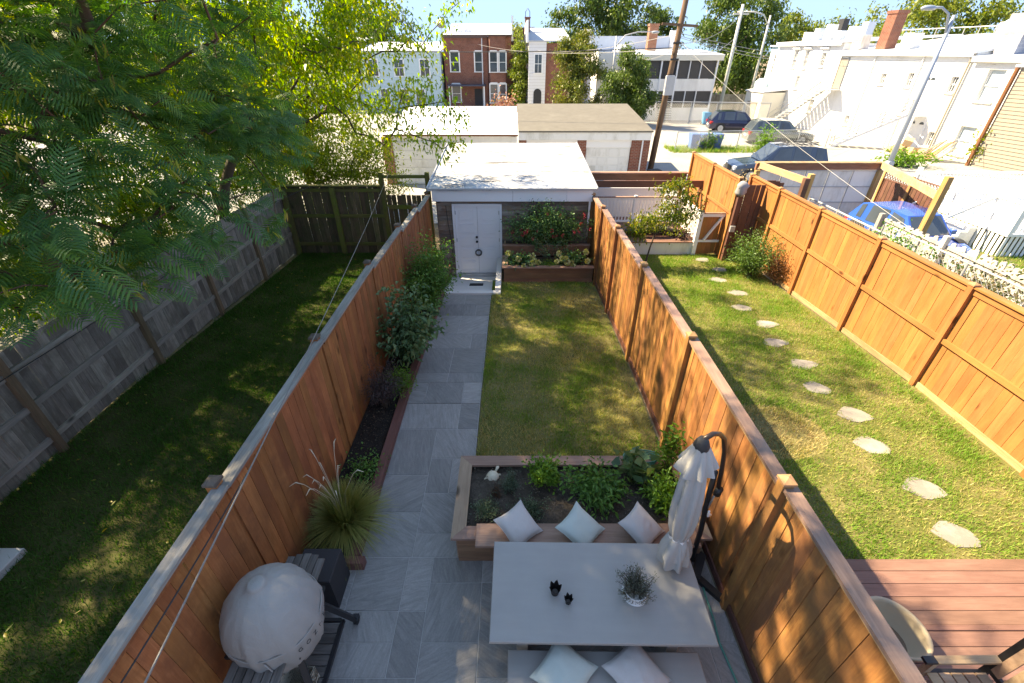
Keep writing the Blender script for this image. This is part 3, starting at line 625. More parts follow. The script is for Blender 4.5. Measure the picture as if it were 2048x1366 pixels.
# ================================================================ foliage tools
def nz(a): return a/np.maximum(np.linalg.norm(a,axis=-1,keepdims=True),1e-9)
def leaves_np(P, D, L, W, droop=.25, r=None, six=False, rg=rng):
    n=len(P); D=nz(D); N=nz(np.cross(D,rg.standard_normal((n,3)))); up=np.array([0,0,1.]); N=nz(N+.9*up*(1 if True else 0)); S=nz(np.cross(D,N)); N=nz(np.cross(S,D))
    L=np.asarray(L).reshape(-1,1)*np.ones((n,1)); W=np.asarray(W).reshape(-1,1)*np.ones((n,1))
    tip=P+D*L-up*droop*L; mid=P+D*L*.42; fold=N*W*.22
    if not six:
        V=np.stack([P,mid+S*W*.5+fold,tip,mid-S*W*.5+fold],1).reshape(-1,3); F=(np.arange(n)[:,None]*4+np.arange(4)[None])
        k=4
    else:
        m2=P+D*L*.72-up*droop*L*.45
        V=np.stack([P,mid+S*W*.5+fold,m2+S*W*.36+fold*.6,tip,m2-S*W*.36+fold*.6,mid-S*W*.5+fold],1).reshape(-1,3); b=np.arange(n)[:,None]*6
        F=np.concatenate([b+np.array([[0,1,2,3]]),b+np.array([[0,3,4,5]])]); k=6
    if r is None: r=rg.random(n)
    return V,F,np.repeat(np.clip(r,0,1),k)
def join_np(parts):
    V=[];F=[];A=[];o=0
    for v,f,a in parts: V.append(v);F.append(f+o);A.append(a);o+=len(v)
    return np.concatenate(V),np.concatenate(F),np.concatenate(A)
def ell(n,c,rad,bias=.45,rg=rng,flat=None):
    d=nz(rg.standard_normal((n,3))); q=rg.random(n)**bias; p=d*q[:,None]*np.array(rad); 
    if flat is not None: p[:,2]=np.where(p[:,2]<0,p[:,2]*flat,p[:,2])
    return p+np.array(c)
LS=lambda *cs: [(i/(len(cs)-1),c) for i,c in enumerate(cs)]
LM={}
LM['green']=leafmat('leaf_green',LS((0.056,0.150,0.036),(0.100,0.240,0.050),(0.170,0.330,0.070)),.3)
LM['rosegreen']=leafmat('leaf_rose',LS((0.040,0.109,0.050),(0.079,0.198,0.069),(0.139,0.297,0.099),(0.187,0.110,0.055)),.25)
LM['hyd']=leafmat('leaf_hydrangea',LS((0.060,0.130,0.060),(0.110,0.210,0.090),(0.240,0.270,0.120)),.25)
LM['bright']=leafmat('leaf_bright',LS((0.068,0.176,0.020),(0.115,0.257,0.034),(0.189,0.338,0.054)),.35)
LM['purple']=leafmat('leaf_purple',LS((0.035,0.026,0.029),(0.072,0.048,0.048),(0.136,0.088,0.064)),.2,tcol=(1,.5,.5))
LM['rosemary']=leafmat('leaf_rosemary',LS((0.075,0.128,0.083),(0.128,0.188,0.128)),.15)
LM['lav']=leafmat('leaf_lavender',LS((0.078,0.094,0.072),(0.169,0.189,0.143),(0.130,0.117,0.130)),.15)
LM['sage']=leafmat('leaf_sage',LS((0.064,0.120,0.072),(0.136,0.200,0.120)),.2)
LM['mix']=leafmat('leaf_yellowing',LS((.05,.11,.02),(.10,.16,.025),(.22,.22,.035),(.32,.24,.05)),.4)
LM['butter']=leafmat('leaf_butterfly',LS((0.054,0.128,0.034),(0.101,0.203,0.054),(0.162,0.257,0.081)),.3)
LM['redbush']=leafmat('leaf_reddish',LS((.08,.03,.015),(.15,.06,.025),(.10,.09,.03)),.3,tcol=(1,.7,.4))
LM['petal_red']=leafmat('petal_red',LS((.30,.02,.035),(.45,.05,.07)),.2,tcol=(1,.5,.5))
LM['petal_lime']=leafmat('petal_lime',LS((.42,.42,.10),(.62,.62,.25),(.70,.66,.42)),.2)
LM['straw']=leafmat('grass_straw',LS((0.150,0.195,0.053),(0.255,0.255,0.075),(0.450,0.360,0.150)),.3)
LM['plume']=leafmat('grass_plume',LS((.45,.36,.22),(.62,.52,.36)),.3,tcol=(1,.9,.7))
M['stem']=plain('stem_brown',(.075,.05,.032),.9,0,.3,20); M['stem_g']=plain('stem_green',(.07,.11,.03),.7,0,.3,20); M['bark']=plain('bark',(.085,.062,.045),.95,0,.45,12,bump=.6); M['bark_red']=plain('bark_reddish',(.12,.065,.04),.9,0,.4,12,bump=.5)
def plant(name,label,cat,base,c,rad,ntw,nl,L,W,mat,droop=.3,stem=None,sr=.005,six=True,group=None,seed=1,out=.8,tight=.09,flat=None,parts=True,bias=.5,up=.15,lab_leaf=None):
    rg=np.random.default_rng(seed); base=np.array(base,float); o=thing(name,label,cat,tuple(base),group=group)
    T=ell(ntw,np.array(c,float)-base,rad,bias,rg,flat); T[:,2]=np.maximum(T[:,2],.03); st=MB()
    P=[];D=[]
    per=max(1,nl//ntw)
    for t in T:
        b0=np.array([rg.normal(0,.04),rg.normal(0,.04),0]); m=b0*.5+t*np.array([.35,.35,.6]); pts=[tuple(b0),tuple(m),tuple(t)]
        st.tube(pts,[sr,sr*.7,sr*.35],4,False)
        s=rg.uniform(.35,1.05,per)[:,None]; q=np.where(s<.5,b0+(m-b0)*s*2,m+(t-m)*(s-.5)*2)
        P.append(q+rg.normal(0,tight,(per,3))*np.array([1,1,.7])); dd=nz(t-m)*out+rg.standard_normal((per,3))*.6+np.array([0,0,up]); D.append(dd)
    P=np.concatenate(P); D=np.concatenate(D); P[:,2]=np.maximum(P[:,2],.02)
    hh=(P[:,2]-P[:,2].min())/(np.ptp(P[:,2])+1e-6)
    v,f,a=leaves_np(P,D,rg.uniform(.7,1.2,len(P))*L,rg.uniform(.7,1.15,len(P))*W,droop,np.clip(rg.normal(.45,.25,len(P)),0,1),six,rg)
    obj('foliage',np_mesh('foliage',v,f,mat,a),o); st.build('stems',stem or M['stem'],o)
    return o
# ---- plants along the orange fence
bed=MB().add([(-2.40,2.94,.07),(-1.86,2.94,.07),(-1.86,6,.07),(-2.40,6,.07),(-1.86,10.3,-.17),(-2.40,10.3,-.17)],[(0,1,2,3),(3,2,4,5)]).build('plant_bed',M['mulch']); tag(bed,kind='structure')
ed=thing('bed_edging','red brown board edging along the plant bed and path','edging',(-1.8,6,0))
rel(ed,MB().box(-1.90,-1.78,2.96,6.0,-.05,.125,.004),'board',M['edging'])
rel(ed,quadslab(MB(),[(-1.90,6.004,.125),(-1.78,6.004,.125),(-1.74,10.28,-.14),(-1.86,10.28,-.14)],.2),'board',M['edging'])
rel(ed,MB().box(-2.38,-1.70,2.86,2.955,-.02,.13,.004),'board',M['edging'])
plant('rose_shrub','fine leaved green shrub nearest the shed along the orange fence','shrub',(-2.1,9.5,-.2),(-1.86,9.25,.78),(.74,1.05,.95),130,11500,.065,.033,LM['green'],.35,seed=3,flat=.7,tight=.08)
plant('hydrangea_shrub','large leaved shrub overhanging the path halfway along the orange fence','shrub',(-2.08,7.1,-.02),(-1.88,6.95,.92),(.66,.72,.70),72,2700,.12,.062,LM['hyd'],.55,seed=4,tight=.07)
plant('dwarf_maple','dark purple dwarf maple in the bed by the orange fence','shrub',(-2.12,5.65,.07),(-2.06,5.65,.62),(.40,.46,.38),54,3600,.05,.012,LM['purple'],.6,seed=5,six=False,tight=.06)
plant('fern_plant','bright green low plant between the dark maple and red brown edging','plant',(-1.98,6.2,.05),(-1.95,6.1,.25),(.22,.45,.24),30,1300,.06,.022,LM['bright'],.3,seed=6)
plant('low_plant','small green plant on the mulch behind the ornamental grass','plant',(-2.02,4.2,.07),(-1.98,4.2,.18),(.24,.3,.16),22,600,.045,.026,LM['green'],.3,seed=7)
def ornamental_grass(name,label,base,n,L,seed):
    rg=np.random.default_rng(seed); o=thing(name,label,'ornamental grass',base); V=[];F=[];A=[]
    for i in range(n):
        a=rg.uniform(0,2*math.pi); e=rg.uniform(.08,.75); l=L*rg.uniform(.6,1.1); w=rg.uniform(.004,.008); h=np.array([math.cos(a),math.sin(a),0]); s=np.array([-math.sin(a),math.cos(a),0])
        b=h*rg.uniform(0,.09); k=len(V)
        for j in range(6):
            t=j/5; p=b+h*(l*(e*.75*t+.35*e*t*t))+np.array([0,0,l*(.95*(1-.35*e)*t-(.55+.55*e)*t*t*e)]); p[2]=max(p[2],.01); ww=w*(1-t*.85); V+= [p-s*ww,p+s*ww]; A+=[min(1,.15+.75*t*rg.random())]*2
        for j in range(5): F.append((k+2*j,k+2*j+1,k+2*j+3,k+2*j+2))
    obj('blades',np_mesh('blades',np.array(V),np.array(F),LM['straw'],A),o)
    for i in range(13):
        a=rg.uniform(0,2*math.pi); d=rg.uniform(.08,.3); h=rg.uniform(.95,1.25)*L*1.05; m=MB(); tip=(d*math.cos(a),d*math.sin(a),h); mid=(tip[0]*.4,tip[1]*.4,h*.65)
        pts=[(0,0,0),mid,tip,(tip[0]*1.25,tip[1]*1.25,h+.08),(tip[0]*1.5,tip[1]*1.5,h+.06)]
        m.tube(pts,[.0015,.0015,.003,.007,.002],5); m.build('plume',plume_m,o)
plume_m=plain('plume_tan',(.55,.46,.33),.95,0,.25,60)
ornamental_grass('ornamental_grass','clump of arching ornamental grass with tan plumes by the black cube',(-2.05,3.38,.07),2300,.80,8)
rg=np.random.default_rng(71); n=2600; P=np.stack([rg.uniform(-2.36,-1.92,n),rg.uniform(2.98,10.2,n),np.zeros(n)],1); P[:,2]=np.where(P[:,1]<6,.074,.074-(P[:,1]-6)*.0558)+rg.uniform(0,.012,n)
v,f,a=leaves_np(P,rg.standard_normal((n,3))*np.array([1,1,.25]),rg.uniform(.015,.05,n),rg.uniform(.008,.016,n),.0,None,False,rg)
tag(obj('mulch_chips',np_mesh('mulch_chips',v,f,leafmat('mulch_chip',LS((.03,.022,.018),(.08,.058,.045),(.15,.115,.085)),.05,.9,.1),a)),'dark bark chips covering the plant bed along the orange fence','mulch',kind='stuff')
rg=np.random.default_rng(72); n=1500; P=np.stack([rg.uniform(-.58,2.1,n),rg.uniform(3.12,4.02,n),rg.uniform(.40,.45,n)],1)
v,f,a=leaves_np(P,rg.standard_normal((n,3))*np.array([1,1,.5]),rg.uniform(.012,.035,n),rg.uniform(.01,.02,n),.0,None,False,rg)
tag(obj('soil_debris',np_mesh('soil_debris',v,f,leafmat('soil_clod',LS((.06,.048,.038),(.13,.105,.085),(.24,.2,.16)),.0,.95,.1),a)),'loose clods and dry bits on the soil of the raised bed','soil',kind='stuff')
# ---- raised bed plants
plant('rosemary','feathery grey green herb right of the stone turtle','herb',(-.03,3.66,.42),(-.02,3.66,.58),(.16,.15,.17),40,1700,.035,.007,LM['rosemary'],.0,seed=10,six=False,tight=.02,up=.6)
plant('celery_herb','rounded bright green herb near the back of the raised bed','herb',(.40,3.78,.42),(.40,3.78,.62),(.24,.22,.21),40,1500,.05,.032,LM['bright'],.2,M['stem_g'],seed=11,tight=.04)
plant('tomato_plant','sprawling lobed leaf plant in the middle of the raised bed','plant',(1.02,3.65,.42),(1.0,3.60,.60),(.40,.34,.22),56,1900,.075,.034,LM['green'],.35,M['stem_g'],seed=12,tight=.05)
plant('squash_plant','broad leaved plant in the raised bed beside the hose coil','plant',(1.55,3.78,.42),(1.52,3.80,.66),(.27,.25,.22),22,66,.17,.17,LM['hyd'],.3,M['stem_g'],.006,seed=13,tight=.06,up=.2)
plant('pepper_plant','bushy green pepper plant between the umbrella and raised bed soil','plant',(1.83,3.42,.42),(1.83,3.45,.64),(.27,.34,.23),42,1150,.075,.036,LM['bright'],.35,M['stem_g'],seed=14,tight=.05)
plant('tall_herb','tall leafy stem plant rising over the far corner of the raised bed','plant',(2.0,3.92,.42),(1.98,3.98,.92),(.14,.16,.32),22,460,.075,.034,LM['bright'],.3,M['stem_g'],seed=15,tight=.05)
plant('thyme','low grey green herb in the front left corner of the raised bed','herb',(-.33,3.32,.42),(-.33,3.32,.48),(.2,.2,.1),40,1500,.022,.012,LM['sage'],.1,seed=16,six=False,tight=.03,up=.4)
plant('oregano','low blue green herb behind the leftmost grey pillow','herb',(.22,3.34,.42),(.22,3.34,.48),(.28,.2,.1),46,1600,.024,.013,LM['sage'],.1,seed=17,six=False,tight=.03,up=.4)
dry=plant('dry_stalks','thin brown dried stalks between the turtle and low herb','plant',(-.2,3.55,.42),(-.2,3.55,.56),(.08,.1,.13),26,300,.02,.006,LM['redbush'],.0,seed=18,six=False,tight=.02)
# ---- pot on the table
pt=thing('flower_pot','white bowl pot of grey green lavender on the table','potted plant',(1.14,2.19,.771))
M['ceramic']=plain('ceramic_white',(.72,.71,.68),.35,0,.04,10)
MB().lathe([(.05,0),(.075,.01),(.10,.05),(.108,.085),(.112,.09),(.104,.092),(.098,.075),(.02,.07)],28).build('pot',M['ceramic'],pt,smooth=True); MB().lathe([(.10,-.001),(.115,.004),(.12,.012),(.11,.014)],28).build('saucer',M['ceramic'],pt,smooth=True)
lv=plant('lavender','','',(1.14,2.19,.771),(1.14,2.19,.92),(.20,.19,.13),120,3600,.028,.007,LM['lav'],.0,seed=19,six=False,tight=.015,up=.6)
for ch in list(lv.children): ch.parent=pt
bpy.data.objects.remove(lv)
# ---- two-tier planter before the shed
p2=thing('tiered_planter','two tier brown wooden planter of roses and hydrangeas against the shed','planter',(1.0,11.6,0)); 
for i in range(3): rel(p2,MB().box(-.22,2.2,11.18,11.215,-.36+i*.155,-.36+i*.155+.152),'board',M['planter'])
rel(p2,MB().box(-.27,2.22,11.14,11.30,.10,.135,.004),'cap',M['planter_cap']); rel(p2,MB().box(-.27,-.11,11.302,12.03,.10,.135,.004),'cap',M['planter_y'])
for i in range(3): rel(p2,MB().box(-.22,-.185,11.217,12.5,-.36+i*.155,-.36+i*.155+.152),'board',M['planter_y'])
for i in range(2): rel(p2,MB().box(-.22,2.2,12.05,12.085,.11+i*.14,.11+i*.14+.137),'board',M['planter'])
rel(p2,MB().box(-.27,2.22,12.035,12.16,.392,.427,.004),'cap',M['planter_cap']); rel(p2,MB().box(-.22,-.185,12.09,12.5,.11,.39),'board',M['planter_y'])
rel(p2,MB().box(-.18,2.18,11.22,12.04,-.1,.06).box(-.18,2.18,12.09,12.5,.1,.36),'soil',M['soil'])
def blossoms(o,base,pts,r,mat,name,petals,seed):
    rg=np.random.default_rng(seed); D=nz(rg.standard_normal((petals,3))+np.array([0,0,.3])); P=D*r*.5
    v,f,a=leaves_np(P,D+.5*rg.standard_normal((petals,3)),r*.75,r*.7,.1,rg.random(petals),False,rg); me=np_mesh(name,v,f,mat,a)
    for p in pts:
        s=random.uniform(.8,1.2); obj(name,me,o,tuple(np.array(p)-np.array(base)),(random.uniform(0,6),random.uniform(0,.5),random.uniform(0,6)),(s,s,s))
rs=plant('rose_bush','wide rose bush with red blossoms before the shed planks','rose bush',(1.0,12.3,.36),(.95,12.12,1.0),(1.42,.34,.7),230,14500,.062,.032,LM['rosegreen'],.3,seed=20,tight=.07)
rr=random.Random(4); blossoms(rs,(1.0,12.3,.36),[(rr.uniform(-.1,2.1),rr.uniform(11.60,11.74),rr.uniform(.7,1.5)) for _ in range(22)],.042,LM['petal_red'],'blossom',14,21)
plant('tall_rose_shoot','dark upright rose shoot rising before the white fascia','shrub',(.62,12.25,.36),(.62,12.2,1.35),(.2,.08,.38),12,420,.055,.026,LM['purple'],.2,seed=22,tight=.05)
sp=plant('arching_shrub','shrub with pale arching sprays in the lower planter tier','shrub',(1.02,11.65,.06),(1.02,11.6,.50),(.62,.12,.42),10,760,.038,.022,LM['sage'],.1,seed=23,tight=.03,bias=.12,flat=.2)
for (lab,x0,x1,pts,sd) in (('clump of hydrangeas with lime flower heads at the planter corner near the door',-.1,.62,[(-.1,11.45,.42),(.18,11.35,.30),(.32,11.2,.16),(.55,11.4,.36),(.62,11.3,.24),(.7,11.34,.2),(.5,11.28,.2)],24),('clump of hydrangeas with lime flower heads at the planter corner by the brown fence',1.2,2.1,[(1.22,11.35,.22),(1.45,11.3,.32),(1.5,11.25,.24),(1.6,11.3,.2),(1.66,11.22,.16),(2.0,11.4,.48),(2.05,11.3,.26),(1.28,11.5,.40),(1.36,11.35,.3)],25)):
    h=plant('hydrangea',lab,'hydrangea',((x0+x1)/2,11.6,.06),((x0+x1)/2,11.5,.26),((x1-x0)/2+.1,.3,.22),26,420,.10,.06,LM['rosegreen'],.3,seed=sd,group='hydrangeas in the lower planter tier')
    blossoms(h,((x0+x1)/2,11.6,.06),pts,.075,LM['petal_lime'],'flower_head',60,sd+5)
plant('ground_plant','bright green low plant in the middle of the lower planter tier','plant',(.95,11.4,.06),(.95,11.36,.12),(.32,.14,.1),24,700,.035,.02,LM['bright'],.2,seed=26)
# ---- right yard
plant('butterfly_bush','round green bush against the sunlit stained fence','shrub',(6.75,11.6,-.3),(6.7,11.6,.38),(.74,.68,.72),120,5200,.075,.026,LM['butter'],.3,seed=27,tight=.09,flat=.8)
plant('smoke_bush','reddish brown leafy plant between the round bush and fence','shrub',(7.12,11.0,-.3),(7.1,11.0,.25),(.13,.42,.5),36,900,.06,.024,LM['redbush'],.2,seed=28)
# ================================================================ lawns
def lawn(name,label,x0,x1,y0,y1,dens,h,w,mat,seed,skip=None,dryfn=None,zoff=0):
    rg=np.random.default_rng(seed); n=int((x1-x0)*(y1-y0)*dens); x=rg.uniform(x0,x1,n); y=rg.uniform(y0,y1,n)
    clump=np.sin(x*3.1+1.3*np.sin(y*2.3))*np.sin(y*2.7+1.1*np.sin(x*1.9+seed))+.6*np.sin(x*7.3+y*5.1+seed)*np.sin(y*8.1-x*3)
    keep=rg.random(n)<np.clip(.78+.30*clump,.18,1)
    if skip is not None: keep&=~skip(x,y)
    x,y,clump=x[keep],y[keep],clump[keep]; n=len(x); z=np.interp(y,[k for k,_ in ZK],[v for _,v in ZK])+zoff
    edge=np.minimum(x-x0,x1-x); tuft=1+.9*(edge<.16)*rg.random(n)+1.2*(rg.random(n)<.012)
    a=rg.uniform(0,2*np.pi,n); hh=h*rg.uniform(.5,1.3,n)*(1+.2*clump)*tuft; ww=w*rg.uniform(.6,1.3,n); le=rg.uniform(.1,.9,n)*hh; b=rg.uniform(0,2*np.pi,n)
    P=np.stack([x,y,z],1); S=np.stack([np.cos(a),np.sin(a),0*a],1)*ww[:,None]*.5; T=np.stack([np.cos(b)*le,np.sin(b)*le,hh],1)
    V=np.stack([P-S,P+S,P+T],1).reshape(-1,3); F=np.arange(n*3).reshape(-1,3); r=np.clip(.45-.16*clump+rg.normal(0,.17,n),0,.9)
    if dryfn is not None: r=np.clip(r+dryfn(x,y),0,1)
    o=obj(name,np_mesh(name,V,F,mat,np.repeat(r,3))); tag(o,label,'grass',kind='stuff'); return o
LM['lawn']=leafmat('lawn_blades',LS((0.077,0.205,0.026),(0.128,0.280,0.041),(0.200,0.323,0.065),(0.422,0.383,0.145),(0.581,0.475,0.262)),.35,.6,.2,(1,1,.4),1.2)
LM['lawn_shaded']=leafmat('lawn_blades_shaded',LS((0.022,0.088,0.015),(0.040,0.135,0.020),(0.063,0.165,0.028),(0.148,0.157,0.046)),.35,.6,.2,(1,1,.4),1.2)  # darker copy of the lawn greens, with the left yard's shade mixed in
STONES=[(5.91,12.95),(6.1,12.1),(5.73,11.3),(5.9,10.4),(5.58,9.5),(5.76,8.65),(5.52,7.81),(5.63,6.97),(5.41,6.18),(5.64,5.47),(5.45,4.78),(5.63,3.99),(5.48,3.29)]
def st_skip(x,y):
    k=np.zeros(len(x),bool)
    for sx,sy in STONES: k|=((x-sx)/.20)**2+((y-sy)/.155)**2<1
    k|=(((x-4.1)/.55)**2+((y-5.1)/.42)**2<1)&(rng.random(len(x))<.75)
    k|=(x>7.0)&(rng.random(len(x))<.7)
    return k
lawn('grass','shaded dark green grass of the left lawn',-6.75,-2.5,-.5,13.55,2800,.06,.010,LM['lawn_shaded'],31)
lawn('grass','dappled patchy grass of the middle lawn',-.52,2.2,4.16,11.15,4200,.05,.010,LM['lawn'],32,skip=lambda x,y:(x>2.0)&(rng.random(len(x))<.75),dryfn=lambda x,y:.22*np.clip(np.sin(x*2.1+y*1.7)+np.sin(y*2.9-x),0,1.5)+.10)
lawn('grass','sunny bright green grass of the right lawn with stepping stones',2.45,7.12,2.95,13.4,3600,.055,.010,LM['lawn'],33,skip=st_skip,dryfn=lambda x,y:.5*((((x-4.1)/.8)**2+((y-5.1)/.6)**2)<1)+.05)
lawn('grass','bright grass strip beyond the white picket fence',12.2,18,7,16,900,.07,.018,LM['lawn'],34)
M['flag']=plain('flagstone',(.22,.20,.172),.85,0,.15,5,.08,bump=.3,grime=(.34,.31,.28))
order=['nearest the deck','second from the deck','third from the deck','fourth from the deck','fifth from the deck','sixth from the deck','middle one of the row','sixth from the small gate','fifth from the small gate','fourth from the small gate','third from the small gate','second from the small gate','nearest the small gate']
for (sx,sy),lab in zip(STONES,order[::-1]):
    a0=random.random()*6; poly=[((.235+.04*math.sin(2*t+a0)+.03*math.sin(3*t+a0*2))*math.cos(t),(.185+.03*math.sin(3*t+a0))*math.sin(t)) for t in [k/14*2*math.pi for k in range(14)]]
    o=MB().prism(poly,-.05,.012).build('stepping_stone',M['flag'],None,(sx,sy,zg(sy)),(math.atan2(zg(sy+.1)-zg(sy-.1),.2),0,0)); tag(o,'flat pale stepping stone in the right lawn, '+lab,'stepping stone',group='stepping stones across the right lawn')
# dry thatch patch and fallen leaves
lawn('dry_grass','tangle of straw coloured dead grass in the right lawn',3.5,4.75,4.65,5.55,2600,.03,.009,leafmat('thatch',LS((.22,.15,.08),(.36,.27,.15)),.2,.8,.1),35,skip=lambda x,y:((x-4.1)/.6)**2+((y-5.1)/.45)**2>1)
rg=np.random.default_rng(77); n=420; P=np.stack([rg.uniform(-6.6,-2.6,n),rg.uniform(.5,13,n),np.zeros(n)],1); P[:,2]=np.interp(P[:,1],[k for k,_ in ZK],[v for _,v in ZK])+.055
v,f,a=leaves_np(P,np.stack([rg.normal(size=n),rg.normal(size=n),0*P[:,0]],1),rg.uniform(.04,.09,n),rg.uniform(.015,.035,n),.0,None,True,rg)
o=obj('fallen_leaves',np_mesh('fallen_leaves',v,f,LM['mix'],a)); tag(o,'yellowing fallen leaves scattered on the shaded left lawn','leaves',kind='stuff')
# ================================================================ trees
def grow(trunk, att, rtip, seed, bend=.25, n_sides=6, exp=.47):
    """trunk: list of points; att: attractor points; returns (MB, chains)"""
    rg=np.random.default_rng(seed); pos=[np.array(p,float) for p in trunk]; par=[-1]+list(range(len(trunk)-1)); chains=[list(range(len(trunk)))]
    T0=np.array(trunk[-1]); order=np.argsort(np.linalg.norm(att-T0,axis=1))
    for i in order:
        a=att[i]; Pn=np.array(pos); d=np.linalg.norm(Pn-a,axis=1); cost=d+.35*np.maximum(0,Pn[:,2]-a[2]); cost[0]+=3; 
        if len(trunk)>2: cost[1]+=1
        k=int(np.argmin(cost)); p=pos[k]; L=d[k]; m=max(2,int(L/.45)); ctrl=(p+a)/2+rg.normal(0,.12*L,3)+np.array([0,0,bend*L*.5]); ch=[k]
        for j in range(1,m+1):
            t=j/m; q=(1-t)**2*p+2*t*(1-t)*ctrl+t*t*a; pos.append(q); par.append(ch[-1]); ch.append(len(pos)-1)
        chains.append(ch)
    cnt=np.ones(len(pos))*.0
    tips={c[-1] for c in chains}
    for t in tips:
        k=t
        while k>=0: cnt[k]+=1; k=par[k]
    rad=rtip*np.maximum(cnt,1)**exp
    return pos,chains,rad
def tree_mesh(pos,chains,rad,origin,n=6,flare=1.5,wood_min=0):
    m=MB(); o=np.array(origin)
    for ci,ch in enumerate(chains):
        if len(ch)<2: continue
        rs=[float(rad[k]) for k in ch]
        if ci==0: rs[0]*=flare
        else: rs[0]=min(rs[0],rs[1]*1.25)
        m.tube([tuple(pos[k]-o) for k in ch],rs,n if rs[0]>.03 else 4,False)
    return m
def tree(name,label,trunk,att,rtip,nleaf,L,W,mat,bark,seed,sig=.3,droop=.5,group=None,six=False,bend=.25,origin=None,hang=.3,rfun=None):
    rg=np.random.default_rng(seed); origin=origin or trunk[0]; pos,chains,rad=grow(trunk,att,rtip,seed,bend)
    o=thing(name,label,'tree',tuple(origin),group=group); tree_mesh(pos,chains,rad,origin).build('trunk',bark,o,smooth=True)
    per=max(1,nleaf//max(1,len(chains)-1)); P=[];D=[];C=[]
    for ch in chains[1:]:
        q=np.array([pos[k] for k in ch]); s=rg.random(per)**.6*(len(q)-1); i=np.minimum(s.astype(int),len(q)-2); fr=(s-i)[:,None]
        p=q[i]*(1-fr)+q[i+1]*fr+rg.normal(0,1,(per,3))*sig*np.array([1,1,.75]); P.append(p); D.append((q[-1]-q[0])*.3+rg.standard_normal((per,3))+np.array([0,0,-hang])); C.append(np.full(per,rg.normal(0,.14)))
    P=np.concatenate(P)-np.array(origin); D=np.concatenate(D); C=np.concatenate(C)
    v,f,a=leaves_np(P,D,rg.uniform(.65,1.2,len(P))*L,rg.uniform(.7,1.15,len(P))*W,droop,np.clip(.45+C+rg.normal(0,.2,len(P)),0,1),six,rg)
    obj('crown',np_mesh('crown',v,f,mat,a),o); return o
LM['mulb']=leafmat('leaf_broad',LS((0.069,0.156,0.018),(0.125,0.225,0.025),(0.213,0.281,0.035),(0.350,0.325,0.044)),.55,.4,.4,(1.0,1.0,.22),2.0)
LM['lime']=leafmat('leaf_lime',LS((.10,.17,.02),(.18,.24,.03),(.28,.28,.04)),.5,.4,.3,(1,1,.3),1.6)
LM['mim']=leafmat('leaf_feathery',LS((.045,.14,.06),(.075,.20,.065),(.14,.26,.06)),.38,.5,.3,(.9,1.0,.22),1.9)
LM['pod']=leafmat('seed_pod',LS((.22,.32,.04),(.40,.42,.07),(.44,.29,.11)),.45,.5,.3,(1,1,.4),1.5)
# ---- feathery tree over the left lawn
rg=np.random.default_rng(41)
def dome(n,c,Rr,ztop,zbot,drop,seed,ang=None):
    r=np.random.default_rng(seed); q=np.sqrt(r.random(n)); a=r.uniform(0,2*math.pi,n) if ang is None else r.uniform(ang[0],ang[1],n); hgt=r.random(n)
    x=c[0]+Rr[0]*q*np.cos(a); y=c[1]+Rr[1]*q*np.sin(a); z=zbot+(ztop-zbot)*hgt-drop*q**2.2
    return np.stack([x,y,z],1)
MC=(-7.4,6.9)
att=np.concatenate([dome(330,MC,(4.1,4.5),9.0,5.0,2.0,42),dome(110,MC,(4.1,4.5),5.8,4.6,1.9,43,(-1.9,.4))])
att=np.concatenate([att,dome(130,(-6.6,5.3),(3.0,2.7),9.2,6.4,1.0,45)])  # extra crown above the view, added to shade the patio
att=np.concatenate([att,dome(75,(-4.4,3.8),(2.6,2.3),9.4,7.2,.6,46)])  # unseen crown extension, added to throw shade on table and brown fence
# low spray hanging in front of the grey fence
att=np.concatenate([att,np.array([(-4.3,3.9,3.1),(-4.0,4.3,2.95),(-3.9,3.7,3.35),(-4.6,3.5,3.2),(-4.2,4.8,3.2),(-4.9,4.2,2.9),(-4.7,4.9,3.0),(-5.2,3.7,3.1),(-3.8,5.0,3.6),(-5.3,4.6,3.2),(-4.4,5.4,3.3),(-5.0,5.5,3.1),(-4.1,4.0,3.8),(-4.6,4.5,3.7),(-5.6,5.2,3.3),(-4.0,5.8,3.7),(-4.8,3.2,3.7),(-5.2,4.3,3.8),(-4.0,6.4,4.1),(-4.6,6.6,3.8)])])
trunk=[(-8.3,7.6,-.15),(-8.35,7.55,1.0),(-8.2,7.45,2.2),(-8.0,7.35,3.4),(-7.8,7.2,4.4)]
pos,chains,rad=grow(trunk,att,.008,44,.35)
mo=thing('feathery_tree','large feathery leaved tree with hanging seed pods over the left lawn','tree',trunk[0]); O=np.array(trunk[0]); tree_mesh(pos,chains,rad,O).build('trunk',M['bark_red'],mo,smooth=True)
def frond_template():
    V=[];F=[]
    n=10
    for i in range(n):
        t=.18+.82*i/(n-1); px_=t; l=.40*(1-.55*(abs(t-.55)/.5)**2)
        for s in (-1,1):
            d=np.array([.55,s*.83,0]); d/=np.linalg.norm(d); w=np.array([.83,-s*.55,0])*.025; b=np.array([px_,0,-.16*t*t])
            k=len(V); p1=b+d*l*.55+np.array([0,0,-.03]); p2=b+d*l+np.array([0,0,-.12])
            V+=[b-w*.5,b+w*.5,p1-w*1.0,p1+w*1.0,p2-w*.25,p2+w*.25]; F+=[(k,k+1,k+3,k+2),(k+2,k+3,k+5,k+4)]
    k=len(V); V+=[(-.12,-.008,.03),(-.12,.008,.03),(1,-.004,-.16),(1,.004,-.16)]; F+=[(k,k+1,k+3,k+2)]
    return np.array(V,float),np.array(F)
FV,FF=frond_template()
P=[];D=[];C=[]
